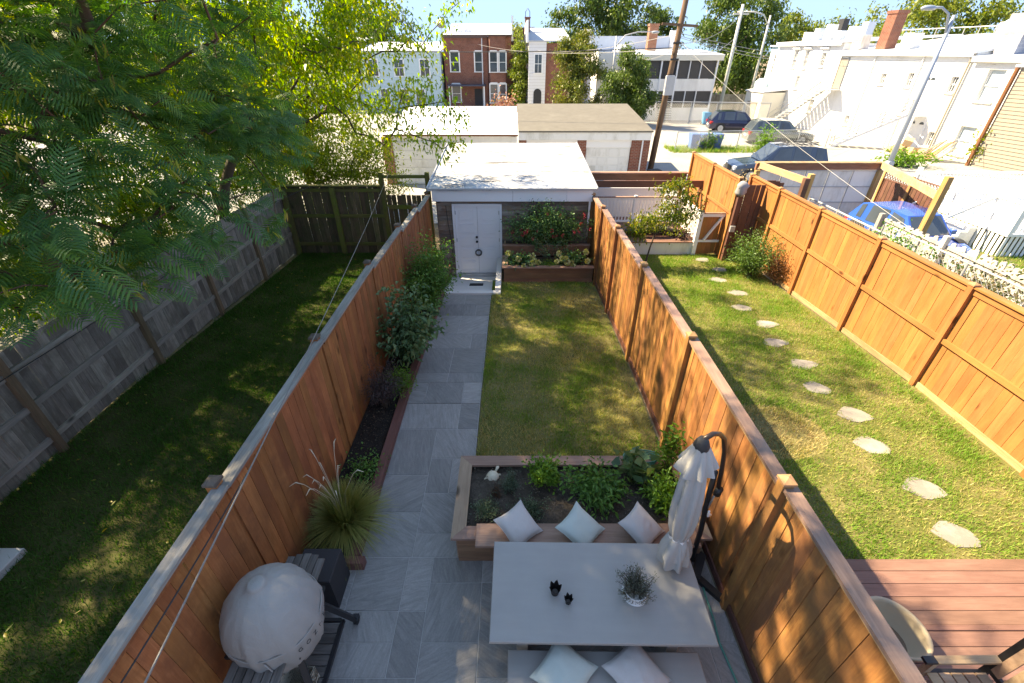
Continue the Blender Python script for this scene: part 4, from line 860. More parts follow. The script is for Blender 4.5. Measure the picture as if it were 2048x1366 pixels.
for ch in chains[1:]:
    q=np.array([pos[k] for k in ch]); m=13; s=(.25+.75*rg.random(m)**.7)*(len(q)-1); i=np.minimum(s.astype(int),len(q)-2); fr=(s-i)[:,None]
    p=q[i]*(1-fr)+q[i+1]*fr+rg.normal(0,.12,(m,3)); dd=nz(q[-1]-q[0])*np.array([1,1,.2])*.7+rg.standard_normal((m,3))*np.array([.8,.8,.35])+np.array([0,0,-.12]); P.append(p);D.append(dd);C.append(np.full(m,rg.normal(0,.12)))
P=np.concatenate(P)-O; D=nz(np.concatenate(D)); C=np.concatenate(C); n=len(P)
up=nz(np.array([0,0,1.])+rg.normal(0,.35,(n,3))); S=nz(np.cross(up,D)); N=nz(np.cross(D,S)); Ls=rg.uniform(.28,.46,n)
V=P[:,None]+Ls[:,None,None]*(FV[None,:,0:1]*D[:,None]+FV[None,:,1:2]*S[:,None]+FV[None,:,2:3]*N[:,None])
F=(FF[None]+(np.arange(n)*len(FV))[:,None,None]).reshape(-1,4); FR=np.array([(.16 if (k//12)%2 else -.12)+(.18 if k%6>3 else -.06) for k in range(len(FV))]); a=np.clip((.45+C+rg.normal(0,.18,n))[:,None]+FR[None],0,1).ravel()
obj('crown',np_mesh('crown',V.reshape(-1,3),F,LM['mim'],a),mo)
n=900; idx=rg.integers(1,len(chains),n); PP=np.array([pos[chains[i][-1]] if rg.random()<.6 else pos[chains[i][len(chains[i])//2]] for i in idx])+rg.normal(0,.1,(n,3))-O
PP=np.repeat(PP,3,0)+rg.normal(0,.025,(n*3,3)); DD=np.stack([rg.normal(0,.35,n*3),rg.normal(0,.35,n*3),-np.ones(n*3)],1)
v,f,a=leaves_np(PP,DD,rg.uniform(.12,.19,n*3),rg.uniform(.020,.032,n*3),.0,None,True,rg); pd=obj('seed_pods',np_mesh('seed_pods',v,f,LM['pod'],a),mo); pd['kind']='stuff'
# ---- broadleaf trees
def cloud(n,c,r,seed,bias=.42): return ell(n,c,r,bias,np.random.default_rng(seed))
att=np.concatenate([cloud(300,(-7.5,12.0,8.2),(4.9,4.7,5.0),51),cloud(75,(-4.6,12.8,5.0),(2.3,1.8,1.9),52),np.array([(-2.6,12.7,4.3),(-2.2,12.5,3.9),(-1.9,12.6,4.6),(-1.6,12.3,4.0),(-1.4,12.6,3.5),(-2.9,12.2,3.4),(-2.4,12.9,5.3),(-1.7,13.0,5.6),(-2.2,12.0,3.2),(-1.3,12.2,3.1),(-1.75,12.1,2.95),(-2.0,13.2,4.9),(-3.3,12.4,3.0),(-3.0,13.3,6.0),(-1.2,13.0,6.0)])])
tree('broadleaf_tree','leaning broad leaved tree behind the grey fence reaching over the shed roof',[(-8.6,12.6,-.4),(-8.35,12.65,.8),(-8.0,12.75,1.9),(-7.4,12.85,2.9),(-6.8,12.9,3.7)],att,.0075,37000,.12,.062,LM['mulb'],M['bark'],53,.23,.5,bend=.2)
att=cloud(210,(-12.4,10.2,6.4),(4.2,4.3,4.9),54); tree('broadleaf_tree','dense backlit tree standing behind the feathery tree at the picture edge',[(-12.0,10.4,-.2),(-12.1,10.3,1.6),(-12.2,10.2,3.2)],att,.008,27000,.14,.075,LM['mulb'],M['bark'],55,.33,.5,group='trees beyond the grey fence')
att=cloud(190,(-11.8,17.8,5.6),(4.4,3.6,4.9),56); tree('broadleaf_tree','yellow green backlit tree beyond the far end of the grey fence',[(-11.5,17.6,-.6),(-11.6,17.7,1.2),(-11.7,17.8,2.8)],att,.008,26000,.14,.078,LM['mulb'],M['bark'],57,.34,.5,group='trees beyond the grey fence')
att=cloud(120,(-16.5,14.0,6.5),(4.0,4.0,4.6),58); tree('broadleaf_tree','tall backlit tree farthest left beyond the gravel drive',[(-16.5,14.0,-.5),(-16.5,14.0,1.6),(-16.4,14,3.6)],att,.009,22000,.17,.09,LM['mulb'],M['bark'],59,.38,.5,group='trees beyond the grey fence')
att=cloud(150,(-6.5,17.4,1.1),(2.5,1.4,1.6),60); tree('lime_shrub','lime green leafy shrub behind the mossy back fence',[(-7.2,17.6,-.8),(-7.2,17.6,-.3),(-7.2,17.6,.2)],att,.006,14000,.10,.055,LM['lime'],M['bark'],61,.22,.4)
att=cloud(120,(-9.9,15.0,3.2),(2.6,1.9,2.4),66); tree('broadleaf_tree','low spreading tree just behind the corner of the grey and mossy fences',[(-9.8,15.0,-.5),(-9.85,15.0,.6),(-9.9,15.0,1.6)],att,.007,14000,.11,.06,LM['mulb'],M['bark'],67,.28,.5,group='trees beyond the grey fence')
att=cloud(110,(-15.5,6.5,4.2),(3.2,3.2,4.0),68); tree('broadleaf_tree','bright backlit tree at the left edge behind the feathery fronds',[(-15.5,6.5,-.2),(-15.5,6.5,1.0),(-15.5,6.5,2.4)],att,.008,15000,.15,.08,LM['mulb'],M['bark'],69,.36,.5,group='trees beyond the grey fence')
for k,(lab,x,y,z,rx,ry,rz,n_) in enumerate((('tall leafy shrub behind the grey fence below the leaning tree',-8.7,10.6,1.9,1.5,1.6,1.9,9000),('leafy shrub behind the grey fence under the feathery crown',-9.6,7.6,1.7,1.7,1.7,1.8,8000),('leafy shrub behind the grey fence near the condenser',-10.5,4.6,1.6,1.9,1.8,1.7,8000),('dark leafy shrub beyond the corner of the mossy fence',-9.0,16.8,1.9,1.8,1.5,2.4,9000))):
    att=cloud(70,(x,y,z),(rx,ry,rz),200+k); tree('understory_shrub',lab,[(x,y,zg(y)-.05),(x,y,.4),(x,y,.9)],att,.006,n_,.10,.058,LM['mulb'],M['bark'],210+k,.25,.45,group='shrubs behind the grey fence')
att=cloud(150,(-9.3,21.0,3.4),(3.6,2.2,3.2),70); tree('broadleaf_tree','yellow green tree behind the lime shrub beside the white garage',[(-9.3,21.0,-.95),(-9.3,21.0,.4),(-9.3,21.0,1.8)],att,.008,20000,.14,.075,LM['lime'],M['bark'],71,.32,.5,group='trees beyond the grey fence')
# ---- sapling in the right yard
att=np.concatenate([cloud(40,(4.7,12.7,1.25),(.72,.5,.85),62),cloud(16,(3.6,12.4,.75),(.45,.35,.6),63)])
tree('sapling','slender young tree with sparse leaves on the right lawn before the small deck',[(4.0,12.5,-.38),(4.08,12.52,.2),(4.2,12.58,.75)],att,.0032,2700,.085,.045,LM['mix'],M['bark'],64,.13,.5,six=True)
# ================================================================ right neighbour
dk=thing('deck','purplish brown plank deck at the near end of the right yard','deck',(4.8,2,0)); 
ys=[2.92]; 
while ys[-1]>-.9:
    ys.append(ys[-1]-(.055 if 2.20<ys[-1]<2.32 else .141))
for a,b in zip(ys,ys[1:]):
    up_=.012 if abs(a-b)<.1 else 0
    rel(dk,MB().box(2.42,7.12,b+.004,a,.085,.12+up_,.003),'plank',M['deck'])
rel(dk,MB().box(2.44,7.1,-.9,2.90,-.02,.08),'joists',M['planter'])
M['tub']=plain('tub_tan',(.44,.345,.23),.6,0,.06,5)
tub=MB().lathe([(.19,0),(.22,.02),(.275,.24),(.29,.26),(.285,.275),(.262,.27),(.25,.24),(.20,.03),(.0005,.028)],32).build('basin',M['tub'],None,(3.66,2.08,.122),(0,R(4),0),smooth=True); MB().lathe([(.196,.0),(.001,.001)][::-1],24).build('floor',plain('tub_floor_shade',(.20,.13,.085),.8,0,.2,8),tub,(0,0,.034)); tag(tub,'large tan round basin on the deck beside the brown fence','basin')  # darker disc paints the shading inside the basin
ch=thing('patio_chair','wooden slatted armchair with black frame on the deck','chair',(3.82,1.42,.12))
M['chairwood']=wood('chair_wood',(.38,.24,.15),(.52,.36,.24),0,.6,.1,knots=False)
for y in (-.26,.26):
    MB().bar((.26,y,.0),(.33,y,.92),.035,.05).build('back_post',M['black'],ch); MB().bar((-.26,y,0),(-.24,y,.56),.045,.045).build('leg',M['chairwood'],ch)
    MB().bar((-.24,y,.575),(.29,y,.585),.06,.028).build('armrest',M['chairwood'],ch); MB().bar((-.34,y,.575),(-.245,y,.576),.055,.03).build('arm_tip',M['black'],ch)
    MB().bar((-.25,y,.36),(.28,y,.34),.03,.05).build('side_rail',M['black'],ch)
for i in range(5): MB().box(-.25+i*.105,-.16+i*.105,-.235,.235,.385,.402).build('seat_slat',M['chairwood'],ch)
for i in range(5): y=-.2+i*.1; MB().bar((.275,y-.0,.46),(.318,y,.88),.07,.018,(1,0,0)).build('back_slat',M['chairwood'],ch)
for z,x in ((.44,.285),(.90,.33)): MB().bar((x,-.26,z),(x,.26,z),.03,.05).build('back_rail',M['black'],ch)
# ---- small raised deck with white railing
sdk=thing('raised_deck','small raised brown deck with white fascia and white railing in the right yard','deck',(4.2,14.5,0))
for i in range(20): rel(sdk,MB().box(2.5,5.85,13.43+i*.142,13.43+i*.142+.137,-.03,.0),'plank',M['deck'])
rel(sdk,MB().box(2.5,5.84,13.46,13.49,-.5,-.034),'fascia',M['white_dirty'])
rel(sdk,MB().box(5.80,5.835,13.5,16.2,-.5,-.034),'fascia',M['white_dirty'])
bm=MB().box(-.018,.018,-.018,.018,0,.72).mesh('baluster',M['white'])
L_=sdk.location
for i in range(28): obj('baluster',bm,sdk,(2.72+i*.11-L_.x,15.3-L_.y,.1))
for i in range(17): obj('baluster',bm,sdk,(5.78-L_.x,13.62+i*.098-L_.y,.1))
rel(sdk,MB().box(2.6,5.8,15.26,15.34,.82,.88),'rail',M['white']); rel(sdk,MB().box(2.6,5.84,15.24,15.36,.882,.91),'cap',M['cap_purple']); rel(sdk,MB().box(2.6,5.8,15.27,15.33,.04,.1),'rail',M['white'])
rel(sdk,MB().box(5.75,5.81,13.52,15.25,.82,.88),'rail',M['white']); rel(sdk,MB().box(5.72,5.84,13.55,15.235,.882,.91),'cap',M['white']); rel(sdk,MB().box(5.75,5.81,13.55,15.25,.04,.1),'rail',M['white'])
for x,y in ((2.66,15.3),(4.2,15.3),(5.78,15.3)): rel(sdk,MB().box(x-.045,x+.045,y-.045,y+.045,0,.95),'post',M['white'])
wk=MB()
for k in range(9):
    y=13.95+.05*k; r=.05+.16*math.sin(math.pi*(k+.5)/9); wk.tube([(3.4+.27*i,14.1+.3*math.cos(k*.7)*math.sin(math.pi*(i+.5)/9)*.9,.05+r*1.1*math.sin(math.pi*(i+.6)/9.4)*(.55+.45*math.sin(k*.35))+.02*math.sin(i*3+k)) for i in range(9)],[.03+.05*math.sin(math.pi*(i+.5)/9) for i in range(9)],6)
tag(wk.build('rolled_bundle',plain('bundle_dark',(.055,.05,.047),.7,0,.5,14,bump=.4),smooth=True),'long dark rolled bundle lying on the small raised deck','bundle')
plant('dark_plant','low dark leafy plant at the corner of the small raised deck','plant',(5.5,13.75,.0),(5.45,13.75,.16),(.25,.2,.17),20,420,.07,.04,LM['purple'],.2,seed=81)
# gate with white frame
gg=thing('garden_gate','brown board gate with white A shaped frame beside the small deck','gate',(6.5,13.42,0))
boards_xw(gg,'board',M['cedar_sun'],5.84,7.18,13.47,-.38,.86,gap=.009)
rel(gg,MB().box(5.83,7.19,13.42,13.455,.80,.89),'rail',M['white']); rel(gg,MB().box(5.83,7.19,13.42,13.455,.0,.07),'rail',M['white']); rel(gg,MB().box(5.83,7.19,13.41,13.49,.895,.92),'cap',M['cap_purple'])
rel(gg,MB().bar((6.0,13.425,.07),(6.42,13.425,.80),.05,.085,(0,1,0)),'brace',M['white']); rel(gg,MB().bar((7.0,13.425,.07),(6.75,13.425,.80),.05,.085,(0,1,0)),'brace',M['white'])
for x in (5.76,7.26):
    rel(gg,MB().box(x-.06,x+.06,13.38,13.5,-.5,.96),'post',M['white']); rel(gg,MB().box(x-.07,x+.07,13.37,13.51,.962,.985),'post_cap',M['black'])
rel(gg,MB().box(6.95,7.2,13.405,13.418,.82,.86).box(7.19,7.205,13.37,13.42,.7,.9),'hinge',M['black'])
# pergola beams behind the deck
M['beam']=wood('beam_brown',(.13,.06,.042),(.18,.085,.06),0,.6,.08,knots=False)
pg=thing('pergola_frame','dark brown beam frame standing behind the white railing','pergola',(4.5,16.3,0))
rel(pg,MB().box(2.45,6.4,16.95,17.02,1.06,1.29),'beam',M['beam']); rel(pg,MB().box(2.4,6.42,16.9,17.12,1.292,1.34),'cap',M['planter_cap'])
rel(pg,MB().box(2.45,6.55,15.57,15.64,1.14,1.36),'beam',M['beam'])
for x in (2.6,6.48): rel(pg,MB().box(x-.05,x+.05,15.645,15.745,-.6,1.30),'post',M['beam'])
rel(pg,MB().box(6.25,6.38,17.03,17.13,-.9,1.28),'post',M['beam'])
pn=MB().box(2.45,5.3,16.0,16.04,.0,1.02,.0).build('privacy_screen',M['white']); tag(pn,'plain white privacy screen below the dark brown beams','screen')
# ---- corner return of the stained fence and covered post
fc=thing('fence','short dark brown fence return linking the two stained fences','fence',(6.9,13.0,0)); boards_xw(fc,'board',M['beam'],6.56,7.24,13.02,-.4,1.84)
cp=thing('covered_post','brown post with a grey cloth tied over its top beside the fence corner','post',(6.5,12.9,0))
MB().box(-.05,.05,-.05,.05,-.4,1.75).build('post',M['beam'],cp); MB().lathe([(.10,1.58),(.15,1.66),(.13,1.78),(.16,1.86),(.08,1.96),(.01,1.98)],14,fn=lambda t,j:1+.18*math.sin(3*t+j)).build('cloth',plain('cloth_grey',(.28,.27,.28),.9,0,.2,12),cp,smooth=True)
rel2=MB().box(-.07,.07,-.12,-.055,.55,.72).build('meter_box',M['galv'],cp)
plant('white_flowering_shrub','white flowering shrub behind the corner of the stained fence','shrub',(7.75,15.2,-.6),(7.75,15.2,1.1),(.5,.4,.8),40,900,.07,.05,LM['plume'],.2,seed=82)
# ---- carport frame with roller door
M['orange_wood']=wood('lumber_orange',(.42,.23,.09),(.56,.34,.15),2,.65,.1)
M['orange_wood_y']=wood('lumber_orange_y',(.50,.33,.17),(.64,.45,.26),1,.65,.1)
cf_=thing('carport_frame','orange lumber carport frame holding the roller door across the alley end','carport',(11,16,0))
rel(cf_,MB().box(8.85,13.45,16.95,17.05,1.42,1.64),'beam',wood('beam_redbrown',(.25,.12,.07),(.36,.19,.11),0,.6,.1)); rel(cf_,MB().box(8.85,13.45,16.9,17.15,1.642,1.68),'cap',M['trim_tan'])
rel(cf_,MB().bar((8.95,16.9,1.60),(9.25,14.35,1.62),.07,.2),'beam',M['orange_wood_y']); rel(cf_,MB().bar((13.35,16.9,1.60),(11.6,12.3,1.72),.07,.2),'beam',M['orange_wood_y'])
for x,y,zt,mt in ((9.25,14.3,1.86,'orange_wood'),(8.95,14.0,1.80,'beam'),(11.55,12.2,2.25,'orange_wood'),(8.92,16.92,1.42,'orange_wood'),(13.38,16.92,1.42,'orange_wood')): rel(cf_,MB().box(x-.075,x+.075,y-.075,y+.075,-.95,zt),'post',M[mt])
rd=thing('roller_door','white panelled garage roller door under the red brown beam','garage door',(11.2,17.0,0))
for i in range(5):
    for j in range(4): rel(rd,MB().box(9.02+i*.862,9.02+i*.862+.845,17.0,17.03,-.88+j*.57,-.88+j*.57+.555),'panel',M['white_dirty'])
for j in range(5): rel(rd,MB().box(9.0,13.32,16.965,16.998,-.90+j*.57,-.875+j*.57),'rail',M['galv'])
for i in range(6): rel(rd,MB().box(9.005+i*.862,9.025+i*.862,16.95,16.964,-.88,1.40),'stile',M['steel'])
ag=thing('arched_gate','small dark brown arch topped gate behind the stained fence','gate',(8.55,15.3,0))
for i in range(7):
    x=-.52+i*.15; h=1.22+.22*math.cos(x*2.3); MB().box(x,x+.145,-.012,.012,-.75,h).build('board',M['beam'],ag)
# lattice topped fence
lf=thing('fence','brown slatted fence with lattice top beyond the blue car','fence',(14.1,15.9,0))
for i in range(16):
    y=14.8+i*.172; rel(lf,MB().box(14.09,14.11,y,y+.150,-.7,.98),'board',M['beam'])
for y in (14.75,16.15,17.5): rel(lf,MB().box(14.03,14.085,y-.05,y+.05,-.9,1.36),'post',M['orange_wood'] if y>16 else M['beam'])
for z in (1.0,1.3): rel(lf,MB().box(14.08,14.12,14.8,17.45,z-.02,z+.02),'rail',M['beam'])
for i in range(20):
    y=14.8+i*.13; rel(lf,MB().bar((14.095,y,1.02),(14.095,y+.26,1.28),.01,.025,(1,0,0)),'lattice_strip',M['beam']); rel(lf,MB().bar((14.11,y+.26,1.02),(14.11,y,1.28),.01,.025,(1,0,0)),'lattice_strip',M['beam'])
# ---- chain link fences
def chain(name,label,p0,p1,z0,z1,posts=3,pitch=.07,r=.0025,rail=.02):
    p0=Vector(p0);p1=Vector(p1); o=thing(name,label,'fence',(p0.x,p0.y,0)); d=(p1-p0); L=d.length; d=d/L; W=lambda s,z: (d.x*s,d.y*s,z)
    MB().tube([W(0,z1),W(L,z1)],rail,8).build('top_rail',M['galv'],o)
    for i in range(posts): s=L*i/(posts-1); MB().tube([W(s,z0-.1),W(s,z1+.04)],rail*1.2,8).build('post',M['galv'],o)
    m=MB(); h=z1-z0; s=-h
    while s<L:
        for a,b,za,zb in ((s,s+h,z0,z1),(s,s+h,z1,z0)):
            lo=max(0,a); hi=min(L,b)
            if hi-lo>.02:
                f=lambda q: za+(zb-za)*(q-a)/(b-a)
                m.tube([W(lo,f(lo)),W(hi,f(hi))],r,3,False)
        s+=pitch*1.41
    m.build('mesh',M['galv'],o); return o
chain('chain_link_fence','chain link fence with pale top rail beside the roller door',(9.6,14.5),(9.6,10.2),-.35,1.08,4,.075,.003,.028)
chain('chain_link_fence','vine covered chain link fence behind the sunlit stained fence',(9.05,10.6),(9.05,3.5),-.1,1.5,4,.08,.003,.02)
chain('chain_link_fence','chain link fence in front of the blue bins across the alley',(11.6,34.0),(23.0,35.2),ALLEY,.35,6,.11,.005,.03)
chain('chain_link_fence','tall chain link fence before the screened porch house',(10.2,49.5),(24.5,47.5),ALLEY,1.0,7,.16,.007,.04)
LM['vine']=leafmat('leaf_vine',LS((.05,.075,.025),(.09,.11,.04),(.16,.12,.07),(.24,.18,.11)),.2)
for (lab,b,c,rad,sd,mt) in (('tangle of dry brown vines between the stained and picket fences, nearest one',(9.4,6.6,-.02),(9.4,6.5,.95),(.8,1.7,.65),83,'vine'),('leafy vines on the chain link fence behind the fence posts',(9.0,9.8,-.2),(9.0,9.8,1.1),(.35,1.6,.55),84,'green'),('tangle of dry vines with green leaves beside the weathered picket fence',(9.9,8.6,-.15),(9.9,8.6,.8),(.8,1.6,.6),85,'vine')):
    plant('vine_tangle',lab,'vines',b,c,rad,120,2600,.085,.06,LM[mt],.2,seed=sd,tight=.12,group='vines between the fences')
# weathered picket fence
pk=thing('picket_fence','weathered whitish picket fence with rounded tops beside the blue car','fence',(11.25,10.2,0))
pm=[]
for k in range(3):
    hh=[1.25,1.2,1.28][k]; poly=[(-.075,0),(.075,0),(.075,hh-.08),(.05,hh-.02),(0,hh),(-.05,hh-.02),(-.075,hh-.08)]
    m=MB(); n=len(poly); m.add([(-.014,y,z) for y,z in poly]+[(.014,y,z) for y,z in poly],[tuple(range(n-1,-1,-1)),tuple(range(n,2*n))]+[(i,(i+1)%n,n+(i+1)%n,n+i) for i in range(n)]); pm.append(m.mesh('picket',M['white_w'] if 'white_w' in M else M.setdefault('white_w',wood('picket_weathered',(.42,.39,.36),(.62,.59,.55),2,.9,.2,grain=20))))
y=13.2
while y>5.4:
    obj('picket',random.choice(pm),pk,(0,y-10.2,zg(y)-.02),(random.uniform(-.03,.03),0,random.uniform(-.04,.04))); y-=.168
for y in (13.3,11.0,8.6,6.2): MB().box(-.15,-.03,y-10.2-.06,y-10.2+.06,zg(y)-.2,zg(y)+1.36).build('post',M['white_w'],pk)
for z in (.45,1.05): MB().box(-.05,-.016,-4.8,3.1,z-.3,z-.22).build('rail',M['white_w'],pk)
# ---- white porch deck far right
wp=thing('white_porch','white painted porch with railings, stairs and lattice skirt','porch',(16.5,15,0))
rel(wp,MB().box(15.2,21,13.2,17.5,.25,.32),'floor',M['white']); bw_=MB().box(-.02,.02,-.02,.02,0,.85).mesh('baluster',M['white']); l=wp.location
for i in range(40): obj('baluster',bw_,wp,(15.25+i*.14-l.x,13.25-l.y,.35))
for i in range(30): obj('baluster',bw_,wp,(15.25-l.x,13.3+i*.14-l.y,.35))
for i in range(40): obj('baluster',bw_,wp,(15.3+i*.14-l.x,17.4-l.y,.35))
for a in ((15.2,21,13.2,13.3),(15.2,15.3,13.31,17.5),(15.31,21,17.35,17.45)): rel(wp,MB().box(*a,1.2,1.27),'rail',M['white'])
for x,y in ((15.25,13.25),(15.25,17.4),(18,13.25)): rel(wp,MB().box(x-.06,x+.06,y-.06,y+.06,.33,1.42),'post',M['white'])
for i in range(36): rel(wp,MB().box(15.25+i*.155,15.25+i*.155+.09,13.24,13.26,-.45,.24),'skirt_slat',M['white'])
for i in range(26): rel(wp,MB().box(15.235,15.255,13.32+i*.16,13.32+i*.16+.1,-.45,.24),'skirt_slat',M['white'])
for i in range(5): rel(wp,MB().box(14.0+i*.24,14.24+i*.24,14.2,15.6,-.5,-.36+i*.14),'step',M['white'])
for y in (14.15,15.65): rel(wp,MB().bar((14.0,y,.55),(15.2,y,1.2),.05,.08),'stair_rail',M['white'])
# ================================================================ alley: garages, cars, houses
def brickmat(name,c1,c2,mort,sc=1.0,bw=.21,bh=.075):
    t=NT(name); tc=t.new('ShaderNodeTexCoord'); sp=t.new('ShaderNodeSeparateXYZ'); t.l(tc.outputs['Object'],sp.inputs[0]); ad=t.new('ShaderNodeMath',operation='ADD'); t.l(sp.outputs['X'],ad.inputs[0]); t.l(sp.outputs['Y'],ad.inputs[1])
    cm=t.new('ShaderNodeCombineXYZ'); t.l(ad.outputs[0],cm.inputs['X']); t.l(sp.outputs['Z'],cm.inputs['Y'])
    b=t.new('ShaderNodeTexBrick'); b.inputs['Scale'].default_value=1; b.inputs['Brick Width'].default_value=bw; b.inputs['Row Height'].default_value=bh; b.inputs['Mortar Size'].default_value=.008
    b.inputs['Color1'].default_value=(*c1,1); b.inputs['Color2'].default_value=(*c2,1); b.inputs['Mortar'].default_value=(*mort,1); t.l(cm.outputs[0],b.inputs['Vector'])
    n=t.noise(tc.outputs['Object'],1.2,5,.7); col=t.mix(t.ramp(n,[(.3,(.65,.65,.65)),(.7,(1,1,1))]),(0,0,0),b.outputs['Color']); t.bump(b.outputs['Fac'],-.4,.01); return t.fin(col,.9,0,.2)
M['brick']=brickmat('brick_red',(.30,.085,.05),(.22,.06,.04),(.33,.27,.22)); M['brick_o']=brickmat('brick_orange',(.36,.12,.06),(.28,.085,.045),(.42,.36,.3))
M['shingle']=plain('shingle_taupe',(.125,.115,.098),.95,0,.25,3,bump=.3,grime=(.15,.14,.12))
M['siding_b']=plain('siding_pale_blue',(.42,.56,.58),.6,0,.05,3); M['siding_w']=plain('siding_white',(.70,.71,.72),.6,0,.05,3); M['wall_w']=plain('stucco_white',(.76,.75,.72),.8,0,.05,1.5,grime=(.62,.60,.56)); M['wall_cream']=plain('wall_cream',(.66,.63,.54),.8,0,.06,1.5)
M['siding_g']=plain('siding_taupe',(.30,.26,.21),.8,0,.08,3); M['roof_w']=plain('roof_white',(.74,.75,.77),.6,0,.06,1.2,grime=(.55,.56,.58)); M['metal_b']=plain('parapet_blue_grey',(.42,.50,.60),.5,0,.08,2)
M['pane']=glass('window_glass'); M['pane_l']=plain('blind_pale',(.45,.52,.55),.5,0,.1,2); M['screen']=plain('porch_screen',(.045,.043,.042),.6,0,.35,2); M['rust']=plain('rust_brown',(.20,.08,.035),.9,0,.3,5)
def window(o,x,z,w,h,y=0,frame=.07,pane=None,sill=True,fm=None,recess=0,mull=1,arch=False):
    """front face at local y; facing -y"""
    fm=fm or M['white']; pane=pane or M['pane']; m=MB(); y0=y-.05; y1=y-.003
    m.box(x-w/2-frame,x-w/2,y0,y1,z,z+h).box(x+w/2,x+w/2+frame,y0,y1,z,z+h).box(x-w/2-frame,x+w/2+frame,y0,y1,z+h,z+h+frame)
    wn=m.build('window',fm,o); MB().box(x-w/2,x+w/2,y-.02,y-.004,z,z+h).build('pane',pane,wn)
    if mull: MB().box(x-w/2,x+w/2,y-.042,y-.0205,z+h*.5-.025,z+h*.5+.025).build('sash_rail',fm,wn)
    if mull>1: MB().box(x-.02,x+.02,y-.041,y-.0205,z,z+h*.5-.026).box(x-.02,x+.02,y-.041,y-.0205,z+h*.5+.026,z+h).build('muntin',fm,wn)
    if sill: MB().box(x-w/2-frame-.04,x+w/2+frame+.04,y-.11,y-.003,z-.08,z-.002).build('sill',fm,wn)
    if arch: MB().box(x-w/2,x+w/2,y-.06,y-.003,z+h+frame+.002,z+h+frame+.09).build('lintel',fm,wn)
    return wn
# ---- left garage
gl=thing('garage','white garage with flat white roof and brick corner pier beyond the shed','garage',(-3.1,24.5,ALLEY))
def roofslab(o,x0,x1,y0,y1,z0,z1,th,mat,name='roof'): return quadslab(MB(),[(x0,y0,z0),(x1,y0,z0),(x1,y1,z1),(x0,y1,z1)],th).build(name,mat,o)
MB().box(-3.3,3.35,.05,6.4,0,2.35).build('wall',M['wall_w'],gl)
roofslab(gl,-3.4,3.4,-.12,6.6,2.45,3.1,.08,M['roof_w']); MB().bar((-3.4,-.125,2.40),(3.4,-.125,2.40),.03,.07).build('gutter',M['rust'],gl)
MB().box(-3.52,-3.02,-.06,.3,0,2.33).build('pier',M['brick_o'],gl); MB().box(3.05,3.33,-.02,.048,0,2.33).build('pier',M['white_dirty'],gl)
gdl=MB().box(-2.98,.1,-.0,.045,.02,2.1).build('garage_door',M['white_dirty'],gl)
for j in range(5): MB().box(-2.96,.08,-.018,-.003,.04+j*.41,.04+j*.41+.39).build('panel',M['white_dirty'],gdl)
# ---- right garage
gr=thing('garage','brick garage with taupe shingle roof and white panelled doors','garage',(3.75,25.0,ALLEY))
MB().box(-3.3,3.3,.05,6.3,0,2.3).build('wall',M['brick'],gr); roofslab(gr,-3.42,3.45,-.25,6.4,2.56,3.22,.07,M['shingle'])
MB().box(-3.4,3.4,-.2,.04,2.12,2.50).build('fascia',M['white_dirty'],gr); MB().box(-3.05,3.05,-.06,.045,1.75,2.118).build('header',M['white'],gr)
for a,b in ((-3.4,-3.0),(-.36,.10),(2.45,3.4)): MB().box(a,b,-.12,.048,0,2.117).build('pier',M['brick'],gr)
for a,b in ((-2.98,-.4),(.13,2.43)):
    gd=MB().box(a,b,-.02,.045,.02,1.745).build('garage_door',M['white_dirty'],gr)
    for j in range(4):
        for i in range(4): w_=(b-a)/4; MB().box(a+i*w_+.02,a+(i+1)*w_-.02,-.035,-.0205,.06+j*.42,.06+j*.42+.36).build('panel',M['white_dirty'],gd)
MB().tube([(3.0,-.16,2.1),(3.0,-.16,.05)],.04,8).build('downspout',M['white'],gr)
gb=thing('storage_tub','golden yellow tub leaning by the utility pole','tub',(7.55,24.7,ALLEY),R(15)); MB().box(-.3,.3,-.2,.2,0,.62,.04).build('body',plain('tub_gold',(.50,.26,.04),.6,0,.15,5),gb); MB().box(-.33,.33,-.23,.23,.622,.70,.03).build('lid',M['charcoal'],gb)
# ---- bins
def bin_(label,loc,bm_,lm,group='wheeled bins across the alley',rz=0):
    o=thing('wheeled_bin',label,'bin',loc,rz,group); m=MB(); m.add([(-.24,-.28,.06),(.24,-.28,.06),(.24,.26,.06),(-.24,.26,.06),(-.30,-.36,.98),(.30,-.36,.98),(.30,.36,.98),(-.30,.36,.98)],[(0,3,2,1),(4,5,6,7),(0,1,5,4),(1,2,6,5),(2,3,7,6),(3,0,4,7)]); m.build('body',bm_,o)
    MB().box(-.32,.32,-.38,.38,.982,1.06,.03).build('lid',lm,o); MB().tube([(-.28,.42,.95),(.28,.42,.95)],.02,6).build('handle',lm,o)
    for x in (-.27,.27): MB().tube([(x-.03,.3,.12),(x+.03,.3,.12)],.12,12).build('wheel',M['rubber'],o)
M['bin_b']=plain('bin_blue',(.03,.13,.36),.45,0,.1,5); M['bin_lb']=plain('bin_light_blue',(.10,.32,.52),.5,0,.1,5); M['bin_br']=plain('bin_brown',(.20,.16,.12),.6,0,.1,5); M['bin_or']=plain('lid_orange',(.55,.25,.05),.5,0,.1,5)
for x,lab in ((13.1,'blue wheeled bin in the verge, leftmost of three'),(13.9,'blue wheeled bin in the verge between two others'),(14.75,'blue wheeled bin in the verge, rightmost of three')): bin_(lab,(x,34.75,ALLEY),M['bin_b'],M['bin_b'])
bin_('light blue wheeled bin before the screened porch house',(18.9,48.2,ALLEY),M['bin_lb'],M['bin_lb']); bin_('brown wheeled bin with orange lid beside a light blue one',(20.2,48.2,ALLEY),M['bin_br'],M['bin_or']); bin_('dark blue bin by the grey board fence near the pale poles',(26.5,54,ALLEY),M['bin_b'],M['bin_b'])
